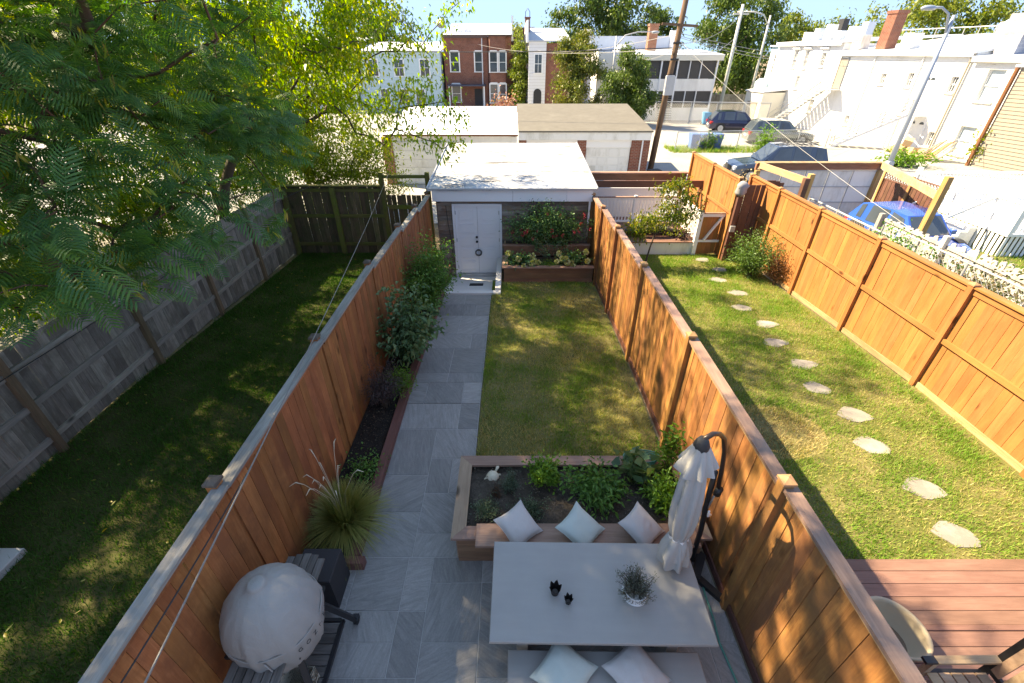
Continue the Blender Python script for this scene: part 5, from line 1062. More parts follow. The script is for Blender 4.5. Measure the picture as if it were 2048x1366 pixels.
lawn('grass','weedy grass strip along the alley below the blue bins',11.2,22,33.3,35.6,260,.22,.05,LM['lawn'],91,zoff=-.0)
plant('verge_shrub','leafy weed with red flowers on the verge before the grey car','shrub',(17.8,33.8,ALLEY),(17.8,33.8,.1),(.8,.6,.9),40,700,.16,.09,LM['bright'],.3,seed=92,tight=.15)
plant('bin_vine','vine climbing over the blue bins','vines',(14.0,34.3,ALLEY),(14.0,34.25,-.2),(1.0,.15,.6),40,420,.16,.11,LM['green'],.3,seed=93,tight=.1)
# ---- cars
def car(label,loc,rz,paint,L=4.7,W=1.9,H=1.7,hood=.27,boxy=.5,rack=False,group='cars parked by the alley'):
    o=thing('parked_car',label,'car',loc,rz,group); hw=W/2; zb=.98*H/1.7; cr=H
    xs=[0,.03,.10,hood,hood+.10,.60,.90,.975,1.0]; top=[.62,.80,.88,.97,1.0,1.0,1.02,.98,.80]; wid=[.80,.93,.98,1,1,1,.99,.93,.86]
    vs=[];fs=[];n=8
    for f,t,w in zip(xs,top,wid):
        x=L/2-f*L; z=t*zb/.98*.98; y=hw*w
        vs+=[(x,-y*.86,.25),(x,-y,.42),(x,-y,z*.80),(x,-y*.93,z),(x,y*.93,z),(x,y,z*.80),(x,y,.42),(x,y*.86,.25)]
    m=len(xs)
    for j in range(m-1):
        for k in range(n): fs.append((j*n+k,j*n+(k+1)%n,(j+1)*n+(k+1)%n,(j+1)*n+k))
    fs+=[tuple(range(n-1,-1,-1)),tuple((m-1)*n+k for k in range(n))]
    bd=MB().add(vs,fs).build('body',paint,o)
    bv=bd.modifiers.new('bevel','BEVEL'); bv.width=.05; bv.segments=2; bv.limit_method='ANGLE'; bv.angle_limit=R(25)
    # cabin sections: (frac,z,halfwidth)
    x0=hood+.01; cs=[(x0,zb,.90),(x0+.15,cr-.05,.74),(x0+.30,cr,.76),(.82,cr-.02,.75),(.93-.06*(1-boxy),cr-.10,.73),(.985,zb,.86)]
    def cab(f,z,w,s): return (L/2-f*L,s*hw*w,z)
    # roof + pillars as solid
    P=[(x0,zb),(x0+.15,cr-.05),(x0+.30,cr),(.82,cr-.02),(.93-.06*(1-boxy),cr-.10),(.985,zb)]; Wd=[.90,.74,.76,.75,.73,.86]
    v=[];k=len(P)
    for s in (-1,1): v+=[cab(f,z,w,s) for (f,z),w in zip(P,Wd)]
    b0=[cab(f,zb-.02,.90,s) for s in (-1,1) for f in (P[1][0],P[2][0],P[3][0],P[4][0])]
    v+=b0; A=0;B=k;Lw=2*k
    f=[(A+i,A+i+1,B+i+1,B+i) for i in range(k-1)]
    for base,lo in ((A,Lw),(B,Lw+4)):
        f+=[(base,base+1,lo),(base+1,base+2,lo+1,lo),(base+2,base+3,lo+2,lo+1),(base+3,base+4,lo+3,lo+2),(base+4,base+5,lo+3)]
    cb_=MB().add(v,f).build('cabin',paint,o)
    def lerp3(a,b,t): return tuple(a[i]+(b[i]-a[i])*t for i in range(3))
    def quad(name,a,b,c,d,ins,off,mat=M['pane']):
        a,b,c,d=[Vector(q) for q in (a,b,c,d)]; cen=(a+b+c+d)/4; nr=(b-a).cross(d-a).normalized(); cl=Vector((0,0,zb*.6)); 
        if nr.dot(cen-cl)<0: nr=-nr
        q=[cen+(p-cen)*ins+nr*off for p in (a,b,c,d)]; MB().add([tuple(p) for p in q]+[tuple(p-nr*.006) for p in q],[(0,1,2,3),(7,6,5,4),(0,4,5,1),(1,5,6,2),(2,6,7,3),(3,7,4,0)]).build(name,mat,o)
    L0=[Vector(q) for q in v[:k]]; R0=[Vector(q) for q in v[k:2*k]]
    quad('windscreen',L0[0],R0[0],R0[1],L0[1],.88,.012,M['pane']); quad('rear_window',L0[5],R0[5],R0[4],L0[4],.80,.012)
    for s,top_,lo in ((-1,L0,[Vector(q) for q in b0[:4]]),(1,R0,[Vector(q) for q in b0[4:]])):
        quad('side_window',top_[1].lerp(lo[0],.12),top_[2],lo[1],lo[0].lerp(top_[0],.55),.84,.012); quad('side_window',top_[2],top_[3].lerp(top_[2],.15),lo[2].lerp(lo[1],.15),lo[1],.86,.012); quad('side_window',top_[3],top_[4],lo[3],lo[2],.78,.012)
        MB().box(L/2-(x0+.06)*L-.1,L/2-(x0+.06)*L+.1,min(s*hw*.95,s*(hw+.16)),max(s*hw*.95,s*(hw+.16)),zb+.0,zb+.15,.02).build('mirror',paint,o)
        MB().box(-L*.36,L*.34,min(s*(hw-.04),s*(hw+.012)),max(s*(hw-.04),s*(hw+.012)),.24,.40).build('sill_trim',M['charcoal'],o)
        MB().box(-L/2-.0,-L/2+.22,min(s*hw*.62,s*hw*.93),max(s*hw*.62,s*hw*.93),zb*.72,zb*.93,.03).build('tail_light',plain('tail_red',(.45,.02,.02),.25) if 'tail' not in M else M['tail'],o)
        MB().box(L/2-.2,L/2-.02,min(s*hw*.52,s*hw*.88),max(s*hw*.52,s*hw*.88),zb*.60,zb*.78,.03).build('headlight',M['lamp_g'] if 'lamp_g' in M else M.setdefault('lamp_g',plain('headlight',(.6,.62,.65),.15)),o)
        for xf in (.19,.81):
            x=L/2-xf*L; wr_=.36; a=MB().tube([(x,s*(hw-.24),wr_),(x,s*(hw+.015),wr_)],wr_+.06,22); a.build('wheel_arch',M['charcoal'],o)
            wh=MB().lathe([(wr_*.62,-.1),(wr_*.95,-.105),(wr_,-.06),(wr_,.06),(wr_*.95,.105),(wr_*.62,.1)],24).build('wheel',M['rubber'],o,(x,s*(hw-.085),wr_),(R(90),0,0),smooth=True)
            sp=MB().lathe([(.04,-s*.0+.1),(wr_*.6,.095),(wr_*.62,.06)],20)
            rm=MB()
            for q in range(5): 
                t=q*2*math.pi/5; rm.bar((0,0,.108),(wr_*.6*math.cos(t),wr_*.6*math.sin(t),.108),.09,.02)
                rm.bar((0,0,-.108),(wr_*.6*math.cos(t),wr_*.6*math.sin(t),-.108),.09,.02)
            rm.lathe([(wr_*.56,-.112),(wr_*.64,-.112),(wr_*.64,.112),(wr_*.56,.112)],20); rm.build('rim',M['galv'],wh)
    MB().box(L/2-.03,L/2+.02,-hw*.45,hw*.45,zb*.45,zb*.74).build('grille',M['charcoal'],o); MB().box(-L/2-.015,-L/2+.06,-.26,.26,zb*.55,zb*.68).build('number_plate',M['white'],o)
    if rack:
        for y in (-.55,.55): MB().tube([(.5,y,cr+.04),(-1.7,y,cr+.05)],.02,6).build('roof_rail',M['black'],o)
        for i in range(6): MB().tube([(-.1-i*.3,-.6,cr+.09),(-.1-i*.3,.6,cr+.09)],.015,6).build('rack_bar',M['black'],o)
        MB().tube([(.0,-.6,cr+.16),(-1.65,-.6,cr+.16),(-1.65,.6,cr+.16),(0,.6,cr+.16),(0,-.6,cr+.16)],.018,6).build('rack_basket',M['black'],o)
    return o
def paint(name,c,rough=.18):
    t=NT(name); n=t.noise(t.coords(rnd=False),3,3); col=t.mix(n,tuple(x*.9 for x in c),tuple(x*1.1 for x in c)); t.fin(col,rough,.25,.6); t.b.inputs['Coat Weight'].default_value=.7; t.b.inputs['Coat Roughness'].default_value=.06; return t.m
M['tail']=plain('tail_red',(.45,.02,.02),.25)
car('grey green crossover parked beside the long white building stairs',(20.4,37.3,ALLEY),R(-7),paint('paint_grey_green',(.13,.15,.145)),4.75,1.86,1.68)
car('dark navy crossover parked behind the grey green one',(19.8,43.4,ALLEY),R(-9),paint('paint_navy',(.012,.018,.055)),4.8,1.95,1.66,boxy=.2)
car('slate blue off road car with roof basket behind the roller door',(14.3,25.6,ALLEY),R(176),paint('paint_slate',(.035,.055,.085)),4.85,1.92,1.82,.28,.95,True)
car('bright blue hatchback behind the weathered picket fence',(13.05,14.35,-.66),R(-82),paint('paint_blue',(.02,.12,.5)),3.5,1.65,1.38,.24,.4)
# ---- poles and lamps
M['pole']=wood('pole_wood',(.13,.08,.05),(.22,.145,.095),2,.9,.1); M['pole_g']=plain('pole_pale',(.5,.49,.46),.8,0,.1,5); M['lamp_b']=plain('lamp_blue_grey',(.30,.36,.44),.45,.3,.08,6)
up_=thing('utility_pole','brown wooden utility pole with grey box and many wires','utility pole',(8.05,27.2,ALLEY))
MB().tube([(0,0,0),(.25,0,5),(.55,0,10.5)],[.17,.15,.12],12).build('pole',M['pole'],up_,smooth=True)
MB().box(-.02,.42,-.42,-.17,4.0,4.9,.03).build('terminal_box',M['galv'],up_); MB().bar((-.6,-.1,7.1),(1.2,-.1,7.0),.09,.11).build('crossarm',M['pole'],up_)
for z in (4.9,5.6,6.3): MB().tube([(.1,-.16,z),(.5,-.2,z)],.05,6).build('bracket',M['black'],up_)
def lamp(label,loc,h,arm,mat,rr=.1):
    o=thing('street_lamp',label,'street lamp',loc); MB().tube([(0,0,0),(0,0,h*.6),(0,0,h)],[rr,rr*.8,rr*.6],12).build('pole',mat,o,smooth=True)
    ax=arm; MB().tube([(0,0,h-.9),(ax*.25,0,h+.05),(ax*.6,0,h+.3),(ax,0,h+.32)],rr*.4,8).build('arm',mat,o,smooth=True)
    MB().lathe([(.02,-.12),(.16,-.1),(.2,0),(.12,.09),(.01,.11)],14,c=(0,0,0)).build('lamp_head',mat,o,(ax*1.12,0,h+.3),(0,0,0),smooth=True).scale=(2.0,1,1)
    MB().box(-.16,.16,-.16,.16,0,.5,.03).build('base',mat,o)
lamp('tall blue grey street lamp before the long white building',(22.5,28.0,ALLEY),7.5,-1.3,M['lamp_b'],.14)
lamp('pale street lamp with long arm beside the tall bushy tree',(28.2,60.0,ALLEY),9.3,-3.0,M['pole_g'],.16)
lamp('grey street lamp rising between the autumn trees',(9.8,50.5,ALLEY),7.2,3.2,M['galv'],.12)
p2_=thing('utility_pole','pale bare utility pole in front of the big bushy tree','utility pole',(23.4,56.3,ALLEY)); MB().tube([(0,0,0),(0,0,10)],[.2,.14],10).build('pole',M['pole_g'],p2_,smooth=True); MB().bar((-.8,0,9.2),(.8,0,9.2),.1,.12).build('crossarm',M['pole_g'],p2_)
PT=Vector((8.35,27.2,5.6)); wires=[((-26,30,6.0),'black wire running left from the utility pole past the brick houses',.02,.5),((23.4,56.3,8.2),'wire from the brown pole to the pale pole, upper',.015,.6),((23.4,56.3,6.4),'wire from the brown pole to the pale pole, lower',.015,.9),((26.9,43.0,4.5),'wire from the brown pole to the white building stairs door',.012,.5),((28.2,36.3,4.6),'wire from the brown pole to the white building downspout side',.012,.5),((12.5,52,4.6),'wire from the brown pole to the screened porch house corner',.012,.3),((18.5,52,4.7),'wire from the brown pole to the screened porch house roof end',.012,.4),((10.0,10.2,1.2),'thin wire descending from the brown pole to the chain link fence',.005,.3),((29.0,31.4,4.4),'wire from the brown pole to the window unit of the white building',.012,.7),((2.6,58,5.2),'wire from the brown pole to the narrow white house',.012,.4),((-4,62,5.8),'wire from the brown pole to the brick house',.012,.5)]
for i,(b,lab,r,s) in enumerate(wires):
    a=PT+Vector((.05*i-.2,0,.16*(i%5)-.4)); m=MB().tube(sag(a,b,s,20),r,5,False); tag(m.build('overhead_wire',M['cable'] if i in (0,) else M['cable_lt']),lab,'wire',group='overhead wires of the alley')
# ---- houses behind
def T(o,m,name,mat): return m.build(name,mat,o)
bh=thing('brick_house','two storey red brick row house with arched white windows and white roof','house',(-4.05,62,ALLEY))
MB().box(-3.95,1.2,0,12,0,7.45).build('wall',M['brick'],bh); MB().prism([(1.2,.3),(1.5,-.9),(3.3,-.9),(3.95,.2),(3.95,12),(1.2,12)],0,7.45).build('bay_wall',M['brick'],bh)
roofslab(bh,-4.05,4.02,-.1,12,7.6,9.2,.14,M['roof_w']); MB().box(-4.05,1.2,-.22,-.105,7.3,7.62).box(1.2,4.05,-1.05,-.23,7.455,7.62).build('cornice',plain('cornice_dark',(.10,.06,.05),.7),bh)
MB().box(3.97,4.2,.2,12,7.0,9.4).build('parapet',M['siding_w'],bh)
for x,z,w,h,y in ((-2.7,4.0,.95,1.9,0),(.1,4.0,.8,1.9,0),(1.9,4.0,.8,1.9,-.9),(2.95,4.0,.7,1.9,-.9),(1.9,.8,.85,1.9,-.9),(2.95,.7,.7,2.0,-.9),(-2.7,.8,.95,1.8,0)): window(bh,x,z,w,h,y,.13,arch=True)
MB().box(-.5,.5,-.06,-.003,.05,2.2).build('door',M['charcoal'],bh); MB().box(-3.6,.9,-1.6,-.02,2.55,2.68).build('porch_roof',plain('awning_navy',(.03,.04,.07),.6),bh)
for x in (-3.4,.75): MB().box(x-.06,x+.06,-1.5,-1.38,0,2.54).build('porch_post',M['white'],bh)
MB().tube([(.55,-.08,7.3),(.55,-.08,.1)],.06,6).build('downspout',M['siding_w'],bh)
for x,y in ((-2.2,2),(-1.2,2.6)): MB().box(x-.4,x+.4,y,y+.7,7.8,8.3).build('roof_vent',M['roof_w'],bh)
ba=thing('satellite_dish','grey satellite dish at the left corner of the brick house roof','satellite dish',(-8.0,61.8,6.7)); MB().tube([(0,0,0),(0,0,.8)],.05,6).build('mast',M['galv'],ba); MB().lathe([(.01,0),(.3,.06),(.5,.16)],16).build('dish',M['galv'],ba,(0,-.1,1.0),(R(70),0,0),smooth=True)
nh=thing('narrow_house','narrow white sided house with dark brick side and arched doorway','house',(2.8,58,ALLEY))
MB().box(-.95,.95,0,11,0,6.9).build('wall',M['siding_w'],nh); MB().box(.952,3.6,.3,11,0,6.75).build('brick_wall',M['brick'],nh); roofslab(nh,-1.05,3.7,-.15,11,7.0,8.5,.12,plain('roof_grey',(.40,.43,.46),.7)); MB().box(-1.2,-1.0,-.2,11,6.8,8.8).build('parapet',M['siding_w'],nh)
window(nh,.1,4.0,.75,1.7,0,.12,mull=2); dw=MB().prism([(-.45,0),(.45,0),(.45,1.9)]+[(.45*math.cos(R(a)),1.9+.45*math.sin(R(a))) for a in range(15,180,15)]+[(-.45,1.9)],0,.04).build('door',M['charcoal'],nh,(.1,-.005,.1),(R(90),0,0))
MB().box(-.3,.3,-.3,.3,0,1.3).box(-.36,.36,-.36,.36,1.3,1.42).build('chimney',M['brick'],nh,(-.95,7,8.0)); MB().tube([(-.25,0,0),(-.25,0,.5),(0,0,.85),(.25,0,.5),(.25,0,0)],.04,6).build('chimney_hoop',M['black'],nh,(-.95,7,9.42))
for i in range(22): MB().box(-.945,.945,-.012,-.002,.35+i*.3,.36+i*.3).build('siding_line',M['siding_g'],nh)
mh=thing('brick_house','brick house behind the light green tree between two houses','house',(.9,72,ALLEY)); MB().box(-2,2,0,10,0,8.6).build('wall',M['brick'],mh); roofslab(mh,-2.1,2.1,-.1,10,8.75,9.1,.12,M['roof_w']); window(mh,.4,5.2,1.0,1.8,0,.14,arch=True)
ph=thing('porch_house','white two storey house with dark screened porches and brick chimney','house',(15.6,52,ALLEY))
MB().box(-7,4.4,.6,11,0,6.0).build('wall',M['wall_w'],ph); roofslab(ph,-4.6,5.0,-.9,6.0,5.75,6.15,.16,M['roof_w']); MB().box(-4.55,4.95,-.95,-.905,5.25,5.74).build('fascia',M['wall_cream'],ph)
MB().box(-7.3,1.6,6.5,6.8,5.8,7.4).build('parapet',M['metal_b'],ph); MB().box(-7.6,-7.0,6.3,7.0,5.6,8.0).box(1.62,2.2,6.3,7.0,5.6,7.9).build('parapet_pier',M['siding_w'],ph)
for z0,z1 in ((0,1.15),(2.65,3.7)): MB().box(-4.5,4.5,-.8,-.7,z0,z1).build('porch_wall',M['wall_w'],ph)
for z0,z1 in ((1.17,2.64),(3.72,5.24)):
    for a,b in ((-4.4,-2.6),(-2.5,-1.0),(.7,1.8),(1.9,2.9),(3.0,4.4)):
        s_=MB().box(a,b,-.70,-.66,z0,z1).build('screen',M['screen'],ph); MB().box(a-.08,a,-.80,-.7,z0,z1).build('mullion',M['siding_w'],s_)
MB().box(-.9,.6,-.66,-.6,.0,2.6).box(-.9,.6,-.66,-.6,2.66,5.2).build('stairwell',M['charcoal'],ph)
for x in (-4.5,-.95,.65,4.5): MB().box(x-.07,x+.07,-.86,-.72,0,5.25).build('porch_post',M['siding_w'],ph)
for i in range(12): MB().box(-.85,.55,-1.9+i*.1,-1.75+i*.1,.1+i*.2,.14+i*.2).build('stair_tread',M['siding_g'],ph)
MB().box(-.45,.45,-.4,.4,0,2.3).box(-.52,.52,-.47,.47,2.3,2.5).build('chimney',M['brick_o'],ph,(-.9,4.5,5.9)); MB().box(-.5,.5,-.4,.4,0,.7).build('roof_hatch',M['siding_w'],ph,(-4.0,4.2,5.95))
bl=thing('blue_house','pale blue sided house with barred windows left of the brick house','house',(-13.2,61,ALLEY)); MB().box(-5,4.9,0,11,0,6.0).build('wall',M['siding_b'],bl); roofslab(bl,-5.1,5.0,-.15,11,6.1,7.1,.14,M['roof_w'])
for i in range(18): MB().box(-4.99,4.89,-.012,-.002,.3+i*.32,.31+i*.32).build('siding_line',M['metal_b'],bl)
for x,z in ((-3,3.6),(0,3.6),(3,3.6),(2.2,.6),(-2,.6),(.3,.6)): window(bl,x,z,1.0,1.6,0,.12,mull=2)
wl_=thing('white_house','white row house partly hidden by the left trees','house',(-24,60,ALLEY)); MB().box(-5.6,5.6,0,11,0,6.6).build('wall',M['wall_w'],wl_); roofslab(wl_,-5.7,5.7,-.15,11,6.7,7.6,.14,M['roof_w'])
for x in (-3.5,0,3.5):
    for z in (.9,4.0): window(wl_,x,z,1.0,1.6,0,.12)
# ---- long white row on the right, receding almost along the view
RA=math.atan2(-.986,.169)
def unit(name,label,s0,cat='house'):
    return thing(name,label,cat,(28.8+s0*.169,32.7-s0*.986,ALLEY),RA)
def wall_holes(o,x0,x1,z0,z1,holes,th,mat):
    m=MB(); xs=sorted({x0,x1,*[h[0] for h in holes],*[h[1] for h in holes]})
    for a,b in zip(xs,xs[1:]):
        hs=sorted([(h[2],h[3]) for h in holes if h[0]<=a and h[1]>=b]); z=z0
        for c,d in hs: m.box(a,b,0,th,z,c); z=d
        m.box(a,b,0,th,z,z1)
    m.build('wall',mat,o)
def deep_window(o,a,b,c,d,pane,muntin=False):
    w_=MB().box(a,a+.05,.14,.2,c,d).box(b-.05,b,.14,.2,c,d).box(a+.05,b-.05,.14,.2,d-.05,d).box(a+.05,b-.05,.14,.2,(c+d)/2-.03,(c+d)/2+.03).box(a+.05,b-.05,.14,.2,c,c+.05).build('window',M['white'],o)
    MB().box(a+.05,b-.05,.205,.225,c+.05,d-.05).build('pane',pane,w_); MB().box(a-.08,b+.08,-.1,.13,c-.09,c-.002).build('sill',M['wall_cream'],w_)
    if muntin:
        for f in (1/3,2/3): x=a+(b-a)*f; MB().box(x-.012,x+.012,.15,.2,c+.05,(c+d)/2-.03).box(x-.012,x+.012,.15,.2,(c+d)/2+.03,d-.05).build('muntin',M['white'],w_)
def facade(o,L,H,wins,depth,mat,panes):
    wall_holes(o,0,L,0,H,wins,.3,mat); MB().box(.02,L-.02,.302,depth,0,H-.02).build('inner_wall',mat,o)
    for k,w in enumerate(wins): deep_window(o,*w,panes[k],muntin=(w[1]-w[0])<.6)
PD,PL=M['pane'],M['pane_l']
ua=unit('white_row_house','white row house with narrow paired windows at the far end of the white row',-18.8)
facade(ua,8.0,6.55,[(2.5,2.95,4.7,6.1),(3.9,4.35,4.7,6.1),(3.65,4.1,3.1,4.1),(5.9,6.4,4.9,5.9),(6.2,6.7,1.4,2.4)],11,M['wall_w'],[PD]*5); roofslab(ua,-.1,7.98,-.25,11,6.7,7.2,.14,M['roof_w']); MB().box(0,8,-.3,-.252,6.4,6.7).build('gutter',M['siding_w'],ua)
MB().box(-2.6,-.02,1.2,9,0,6.4).build('bay_wall',M['siding_b'],ua); roofslab(ua,-2.7,-.11,1.0,9,6.5,6.8,.1,M['roof_w']); window(ua,-1.3,4.2,.9,1.6,1.2,.1); window(ua,-1.3,1.0,.9,1.6,1.2,.1)  # bay wall in pale blue: tint of the shade side put into its colour
for x in (2.3,3.7,5.7): MB().box(x,x+.9,-.18,-.003,6.16,6.28).build('hood',M['siding_w'],ua)
MB().box(.3,2.9,-2.4,-.05,0,2.7).build('annex_wall',M['wall_cream'],ua); roofslab(ua,.2,3.0,-2.5,-.03,2.82,3.0,.1,M['roof_w']); MB().box(.9,2.4,-2.46,-2.403,.1,1.9).build('annex_door',M['siding_g'],ua)
MB().lathe([(.9,0),(.9,3.4),(.6,3.7)],14).build('tank',M['siding_b'],ua,(-.9,.2,0),smooth=True)
for i in range(6): MB().box(.4+i*1.3,1.0+i*1.3,2.0,2.7,6.75,7.5+.25*(i%3)).build('roof_box',M['metal_b'] if i%2 else M['white_dirty'],ua)
MB().box(-.3,.3,-.3,.3,0,1.5).build('chimney',M['charcoal'],ua,(1.4,5.0,7.0)); MB().box(-2.6,1.0,8.6,8.8,6.8,7.6).build('parapet',M['charcoal'],ua)
ub=unit('white_row_house','long white building with two outside stairways and a brick chimney',-10.78)
facade(ub,10.75,5.95,[(6.7,7.15,3.85,4.7),(9.85,10.35,3.7,4.6),(10.0,10.45,.45,1.35),(2.6,3.05,.9,1.6),(4.5,4.95,3.9,4.6)],12,M['wall_w'],[PD]*5); roofslab(ub,-.02,10.8,-.25,12,6.0,7.2,.14,M['roof_w']); MB().box(0,10.75,-.3,-.252,5.7,5.99).build('gutter',M['siding_w'],ub)
db=MB().box(.25,1.0,-.06,-.004,3.4,5.5).build('door',M['siding_g'],ub); MB().box(.2,.248,-.09,-.004,3.3,5.6).box(1.002,1.05,-.09,-.004,3.3,5.6).build('door_frame',M['steel'],db)
d2=MB().box(8.1,8.95,-.05,-.004,2.6,4.75).build('door',M['white'],ub)
for i in range(2): MB().prism([(.15*math.cos(R(a)),.15*math.sin(R(a))) for a in range(0,181,20)],0,.02).build('fan_light',M['pane'],d2,(8.35+.34*i,-.06,4.35),(R(90),0,0))
d3=MB().box(8.3,9.6,-.05,-.004,.1,2.15).build('door',M['white'],ub)
for i in range(2): MB().prism([(.16*math.cos(R(a)),.16*math.sin(R(a))) for a in range(0,181,20)],0,.02).build('fan_light',M['pane'],d3,(8.62+.66*i,-.06,1.7),(R(90),0,0))
for k,x in enumerate((3.5,7.4)): MB().tube([(x,-.08,5.7),(x,-.08,3.0+k),(x,-.08,.05)],.045,8).build('downspout',M['siding_w'],ub)
def stairs(o,p0,p1,w,n,mat,rail):
    p0=Vector(p0);p1=Vector(p1); d=p1-p0; h=Vector((d.x,d.y,0)); run=h.length; h/=run; sd_=Vector((-h.y,h.x,0)); ang=math.atan2(h.y,h.x); step=run/n
    tm=MB().box(-step*.6,step*.6,-w/2,w/2,-.045,0).mesh('stair_tread',mat)
    for i in range(n):
        p=p0+h*(step*(i+.5))+Vector((0,0,d.z*(i+1)/n)); obj('stair_tread',tm,o,tuple(p),(0,0,ang))
    for s in (-1,1):
        a=p0+sd_*(s*w/2); b=p1+sd_*(s*w/2); MB().bar(a,b,.04,.16).build('stringer',mat,o)
        for z in (.5,.95): MB().tube([a+Vector((0,0,z)),b+Vector((0,0,z))],.028,6).build('stair_rail',rail,o)
        for f in (0,.33,.66,1): q=a.lerp(b,f); MB().tube([q,q+Vector((0,0,.97))],.025,6).build('rail_post',rail,o)
stairs(ub,(-4.4,-1.5,0),(.1,-.75,3.35),.9,15,M['galv'],M['steel']); MB().box(.1,1.3,-1.3,-.07,3.28,3.35).build('landing',M['galv'],ub)
stairs(ub,(6.6,-4.2,0),(8.6,-.95,2.25),.95,11,M['siding_w'],M['steel']); MB().box(7.8,9.4,-1.0,-.07,2.2,2.27).build('landing',M['siding_w'],ub)
for x,y in ((7.9,-.95),(9.3,-.95)): MB().box(x-.05,x+.05,y-.05,y+.05,0,2.2).build('stair_post',M['siding_w'],ub)
MB().tube([(10.6,-.12,5.8),(10.6,-.12,.05)],.06,8).build('downspout',M['siding_g'],ub)
MB().box(-.42,.42,-.45,.45,0,2.3).box(-.48,.48,-.5,.5,2.3,2.5).build('chimney',M['brick'],ub,(2.9,1.0,6.0))
for x,y in ((.7,.8),(4.9,1.0)):
    a_=MB().box(-.42,.42,-.42,.42,0,.95,.03).build('roof_unit',M['white_dirty'],ub,(x,y,6.12))
    for i in range(7): MB().box(-.38,.38,-.44,-.422,.1+i*.115,.15+i*.115).build('grille_bar',M['steel'],a_)
for i in range(10): MB().tube([(.4+i*1.05,4.2,6.5),(.4+i*1.05,4.2,7.4)],.025,6).build('roof_rail_post',M['galv'],ub)
MB().tube([(.4,4.2,7.4),(9.9,4.2,7.4)],.03,6).build('roof_rail',M['galv'],ub); MB().box(6.0,10.4,6.5,6.8,6.6,7.7).build('parapet',M['wall_cream'],ub)
uc=unit('white_row_house','white row house with two tall recessed windows and grey block chimney',0)
facade(uc,3.35,5.55,[(1.1,2.1,3.35,5.05),(1.1,2.1,.3,1.95)],10,M['wall_w'],[PL,PL])
roofslab(uc,-.1,3.5,-.25,10,5.72,6.4,.1,M['metal_b']); MB().box(0,3.35,-.3,-.252,5.42,5.70).build('gutter',M['wall_cream'],uc)
MB().box(-.6,.6,-.6,.6,0,2.1).build('chimney',brickmat('block_grey',(.36,.37,.42),(.30,.31,.36),(.48,.48,.5),1,.4,.2),uc,(.7,1.5,5.75)); MB().lathe([(.35,0),(.4,.6),(.6,1.2),(.25,1.5)],12).build('roof_cowl',M['metal_b'],uc,(-1.2,3.0,6.2),smooth=True)
MB().lathe([(.02,0),(.3,.05),(.5,.16)],14).build('dish',M['metal_b'],uc,(.4,2.6,8.0),(R(60),0,0),smooth=True)
ud=unit('sided_house','taupe sided house with rusty corner pipe at the picture edge',3.5); MB().box(0,6,-1.0,9,0,5.2).build('wall',M['siding_g'],ud)
for i in range(25): MB().box(.01,5.9,-1.013,-1.002,.1+i*.2,.115+i*.2).build('siding_line',M['charcoal'],ud)
MB().tube([(-.1,-1.1,5.2),(-.1,-1.1,0)],.11,8).build('corner_pipe',M['rust'],ud); roofslab(ud,-.2,6.2,-1.2,9,5.34,6.2,.1,M['roof_w'])
cb2=thing('cardboard_heap','pile of cardboard boxes by the white building','cardboard',(26.9,33.2,ALLEY),R(-70))
M['card']=plain('cardboard',(.50,.35,.20),.85,0,.12,6)
for i,(x,y,z,a,s) in enumerate(((0,0,0,10,.7),(.8,.1,0,-14,.6),(.3,.05,.6,30,.5),(1.5,.2,0,5,.55),(-.6,.1,0,-20,.45))): MB().box(-s/2,s/2,-s/2,s/2,0,s*.8).build('box',M['card'],cb2,(x,y,z),(R(a*.6),R(a*.4),R(a)))
lp=thing('lumber_pile','old boards leaning in a stack below the tall recessed windows','boards',(27.7,31.6,ALLEY),R(-80))
for i in range(9): MB().bar((i*.16,-.9+random.uniform(-.2,.2),.05),(i*.16+.35,-.1,1.1+random.uniform(-.2,.2)),.13,.03).build('board',random.choice([M['orange_wood'],M['planter'],M['shed_plank']]),lp)
plant('weeds','leafy weeds at the foot of the white building before the lamp',"plant",(23.5,29.0,ALLEY),(24.3,28.8,-.35),(2.2,.9,.55),60,900,.2,.1,LM['bright'],.3,seed=94,tight=.2)
plant('weeds','green bush growing up the taupe house corner',"plant",(28.7,29.2,ALLEY),(28.7,29.2,.3),(.6,.6,1.2),40,600,.2,.12,LM['lime'],.3,seed=95,tight=.2)
bfz=thing('fence','grey board fence behind the pale utility pole','fence',(25.5,58,ALLEY)); 
for i in range(28): MB().box(-3.2+i*.25,-3.2+i*.25+.23,-.02,.02,0,1.9).build('board',M['grey_board'],bfz)
plant('pink_bush','pink flowering bush behind the white garage roof','shrub',(-.6,50,ALLEY),(-.6,50,.6),(1.7,1,1.2),60,900,.22,.18,leafmat('leaf_pink',LS((.30,.10,.10),(.50,.24,.2),(.2,.2,.06)),.2),.2,seed=96,tight=.25)
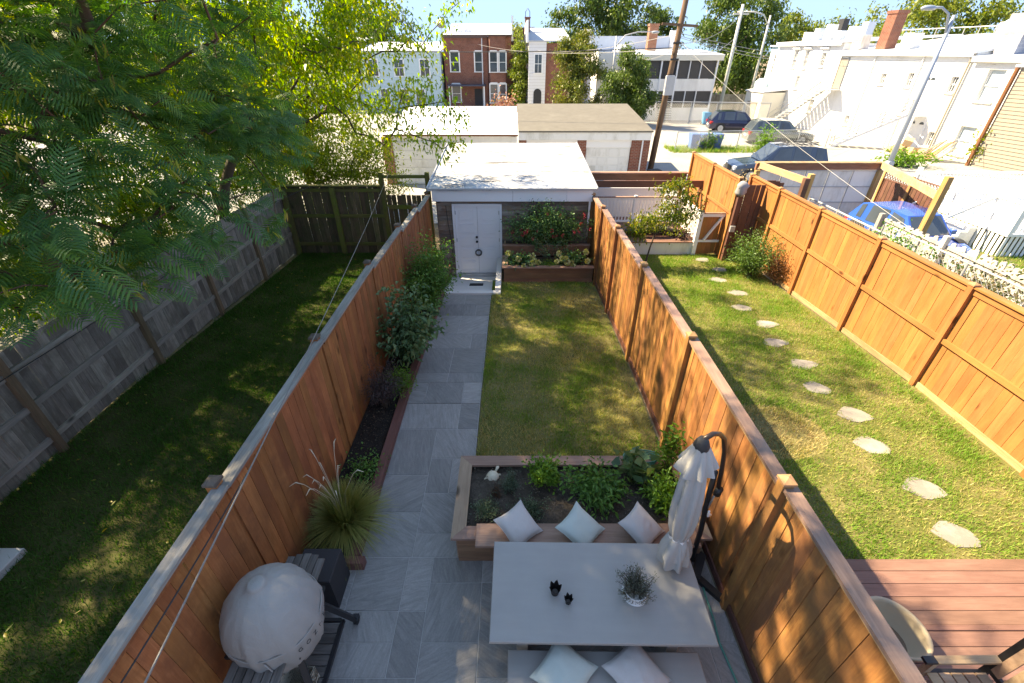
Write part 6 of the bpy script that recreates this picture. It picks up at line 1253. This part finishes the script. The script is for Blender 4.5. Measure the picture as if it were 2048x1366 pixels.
# ================================================================ trees behind the alley
LM['far']=leafmat('leaf_far',LS((.045,.095,.02),(.08,.14,.028),(.12,.175,.04)),.3); LM['autumn']=leafmat('leaf_autumn',LS((.075,.12,.025),(.13,.16,.03),(.22,.18,.035)),.3); LM['farl']=leafmat('leaf_far_lime',LS((.10,.17,.03),(.17,.22,.035),(.24,.26,.05)),.35)
def ftree(label,x,y,h,c,r,mat,seed,n=9000,L=.34,K=70,sig=.5,name='background_tree'):
    att=ell(K,c,r,.4,np.random.default_rng(seed)); tree(name,label,[(x,y,ALLEY),(x,y,ALLEY+h*.4),(c[0],c[1],c[2]-r[2]*.5)],att,.022,n,L,L*.55,LM[mat],M['bark'],seed,sig,.4,group='trees behind the alley')
ftree('huge dark green tree rising behind the narrow white house',14.5,84,6,(14.5,84,9.2),(9.5,6,7.5),'far',101,16000,.5,120,.7)
ftree('large bushy green tree behind the screened porch house and pale pole',28.5,66,6,(28.5,66,6.2),(6.0,5.5,6.8),'far',102,15000,.42,110,.6)
ftree('small green tree far behind above the white row roofs',50,95,5,(50,95,7.2),(4.4,4,4.2),'farl',103,5000,.5,50,.6)
ftree('wide yellow green tree behind the white row chimneys',58,78,6,(60,78,8.0),(14,7,5.5),'farl',104,11000,.55,100,.8)
ftree('yellowing tree between the narrow house and brick garage roof',6.4,50,4,(6.4,50,3.0),(2.6,2.4,3.9),'autumn',105,13000,.24,70,.35)
ftree('rounded light green tree right of the yellowing tree',10.6,47.5,4,(10.6,47.5,2.2),(2.6,2.2,3.3),'butterfar',106,11000,.24,60,.33) if 'butterfar' in LM else ftree('rounded light green tree right of the yellowing tree',10.6,47.5,4,(10.6,47.5,2.2),(2.6,2.2,3.3),'far',106,11000,.24,60,.33)
ftree('slim light green tree between the brick house and narrow house',.95,60,4,(.95,60,3.6),(1.25,1.2,4.4),'farl',107,5000,.26,50,.3)
ftree('grey green tree behind the utility pole top',24,92,6,(24,92,7),(5,4,5),'far',108,5000,.5,50,.6)
ftree('green tree behind the pale blue house among the left branches',-20,76,6,(-20,76,6.5),(8,5,5.5),'far',109,7000,.5,70,.7)
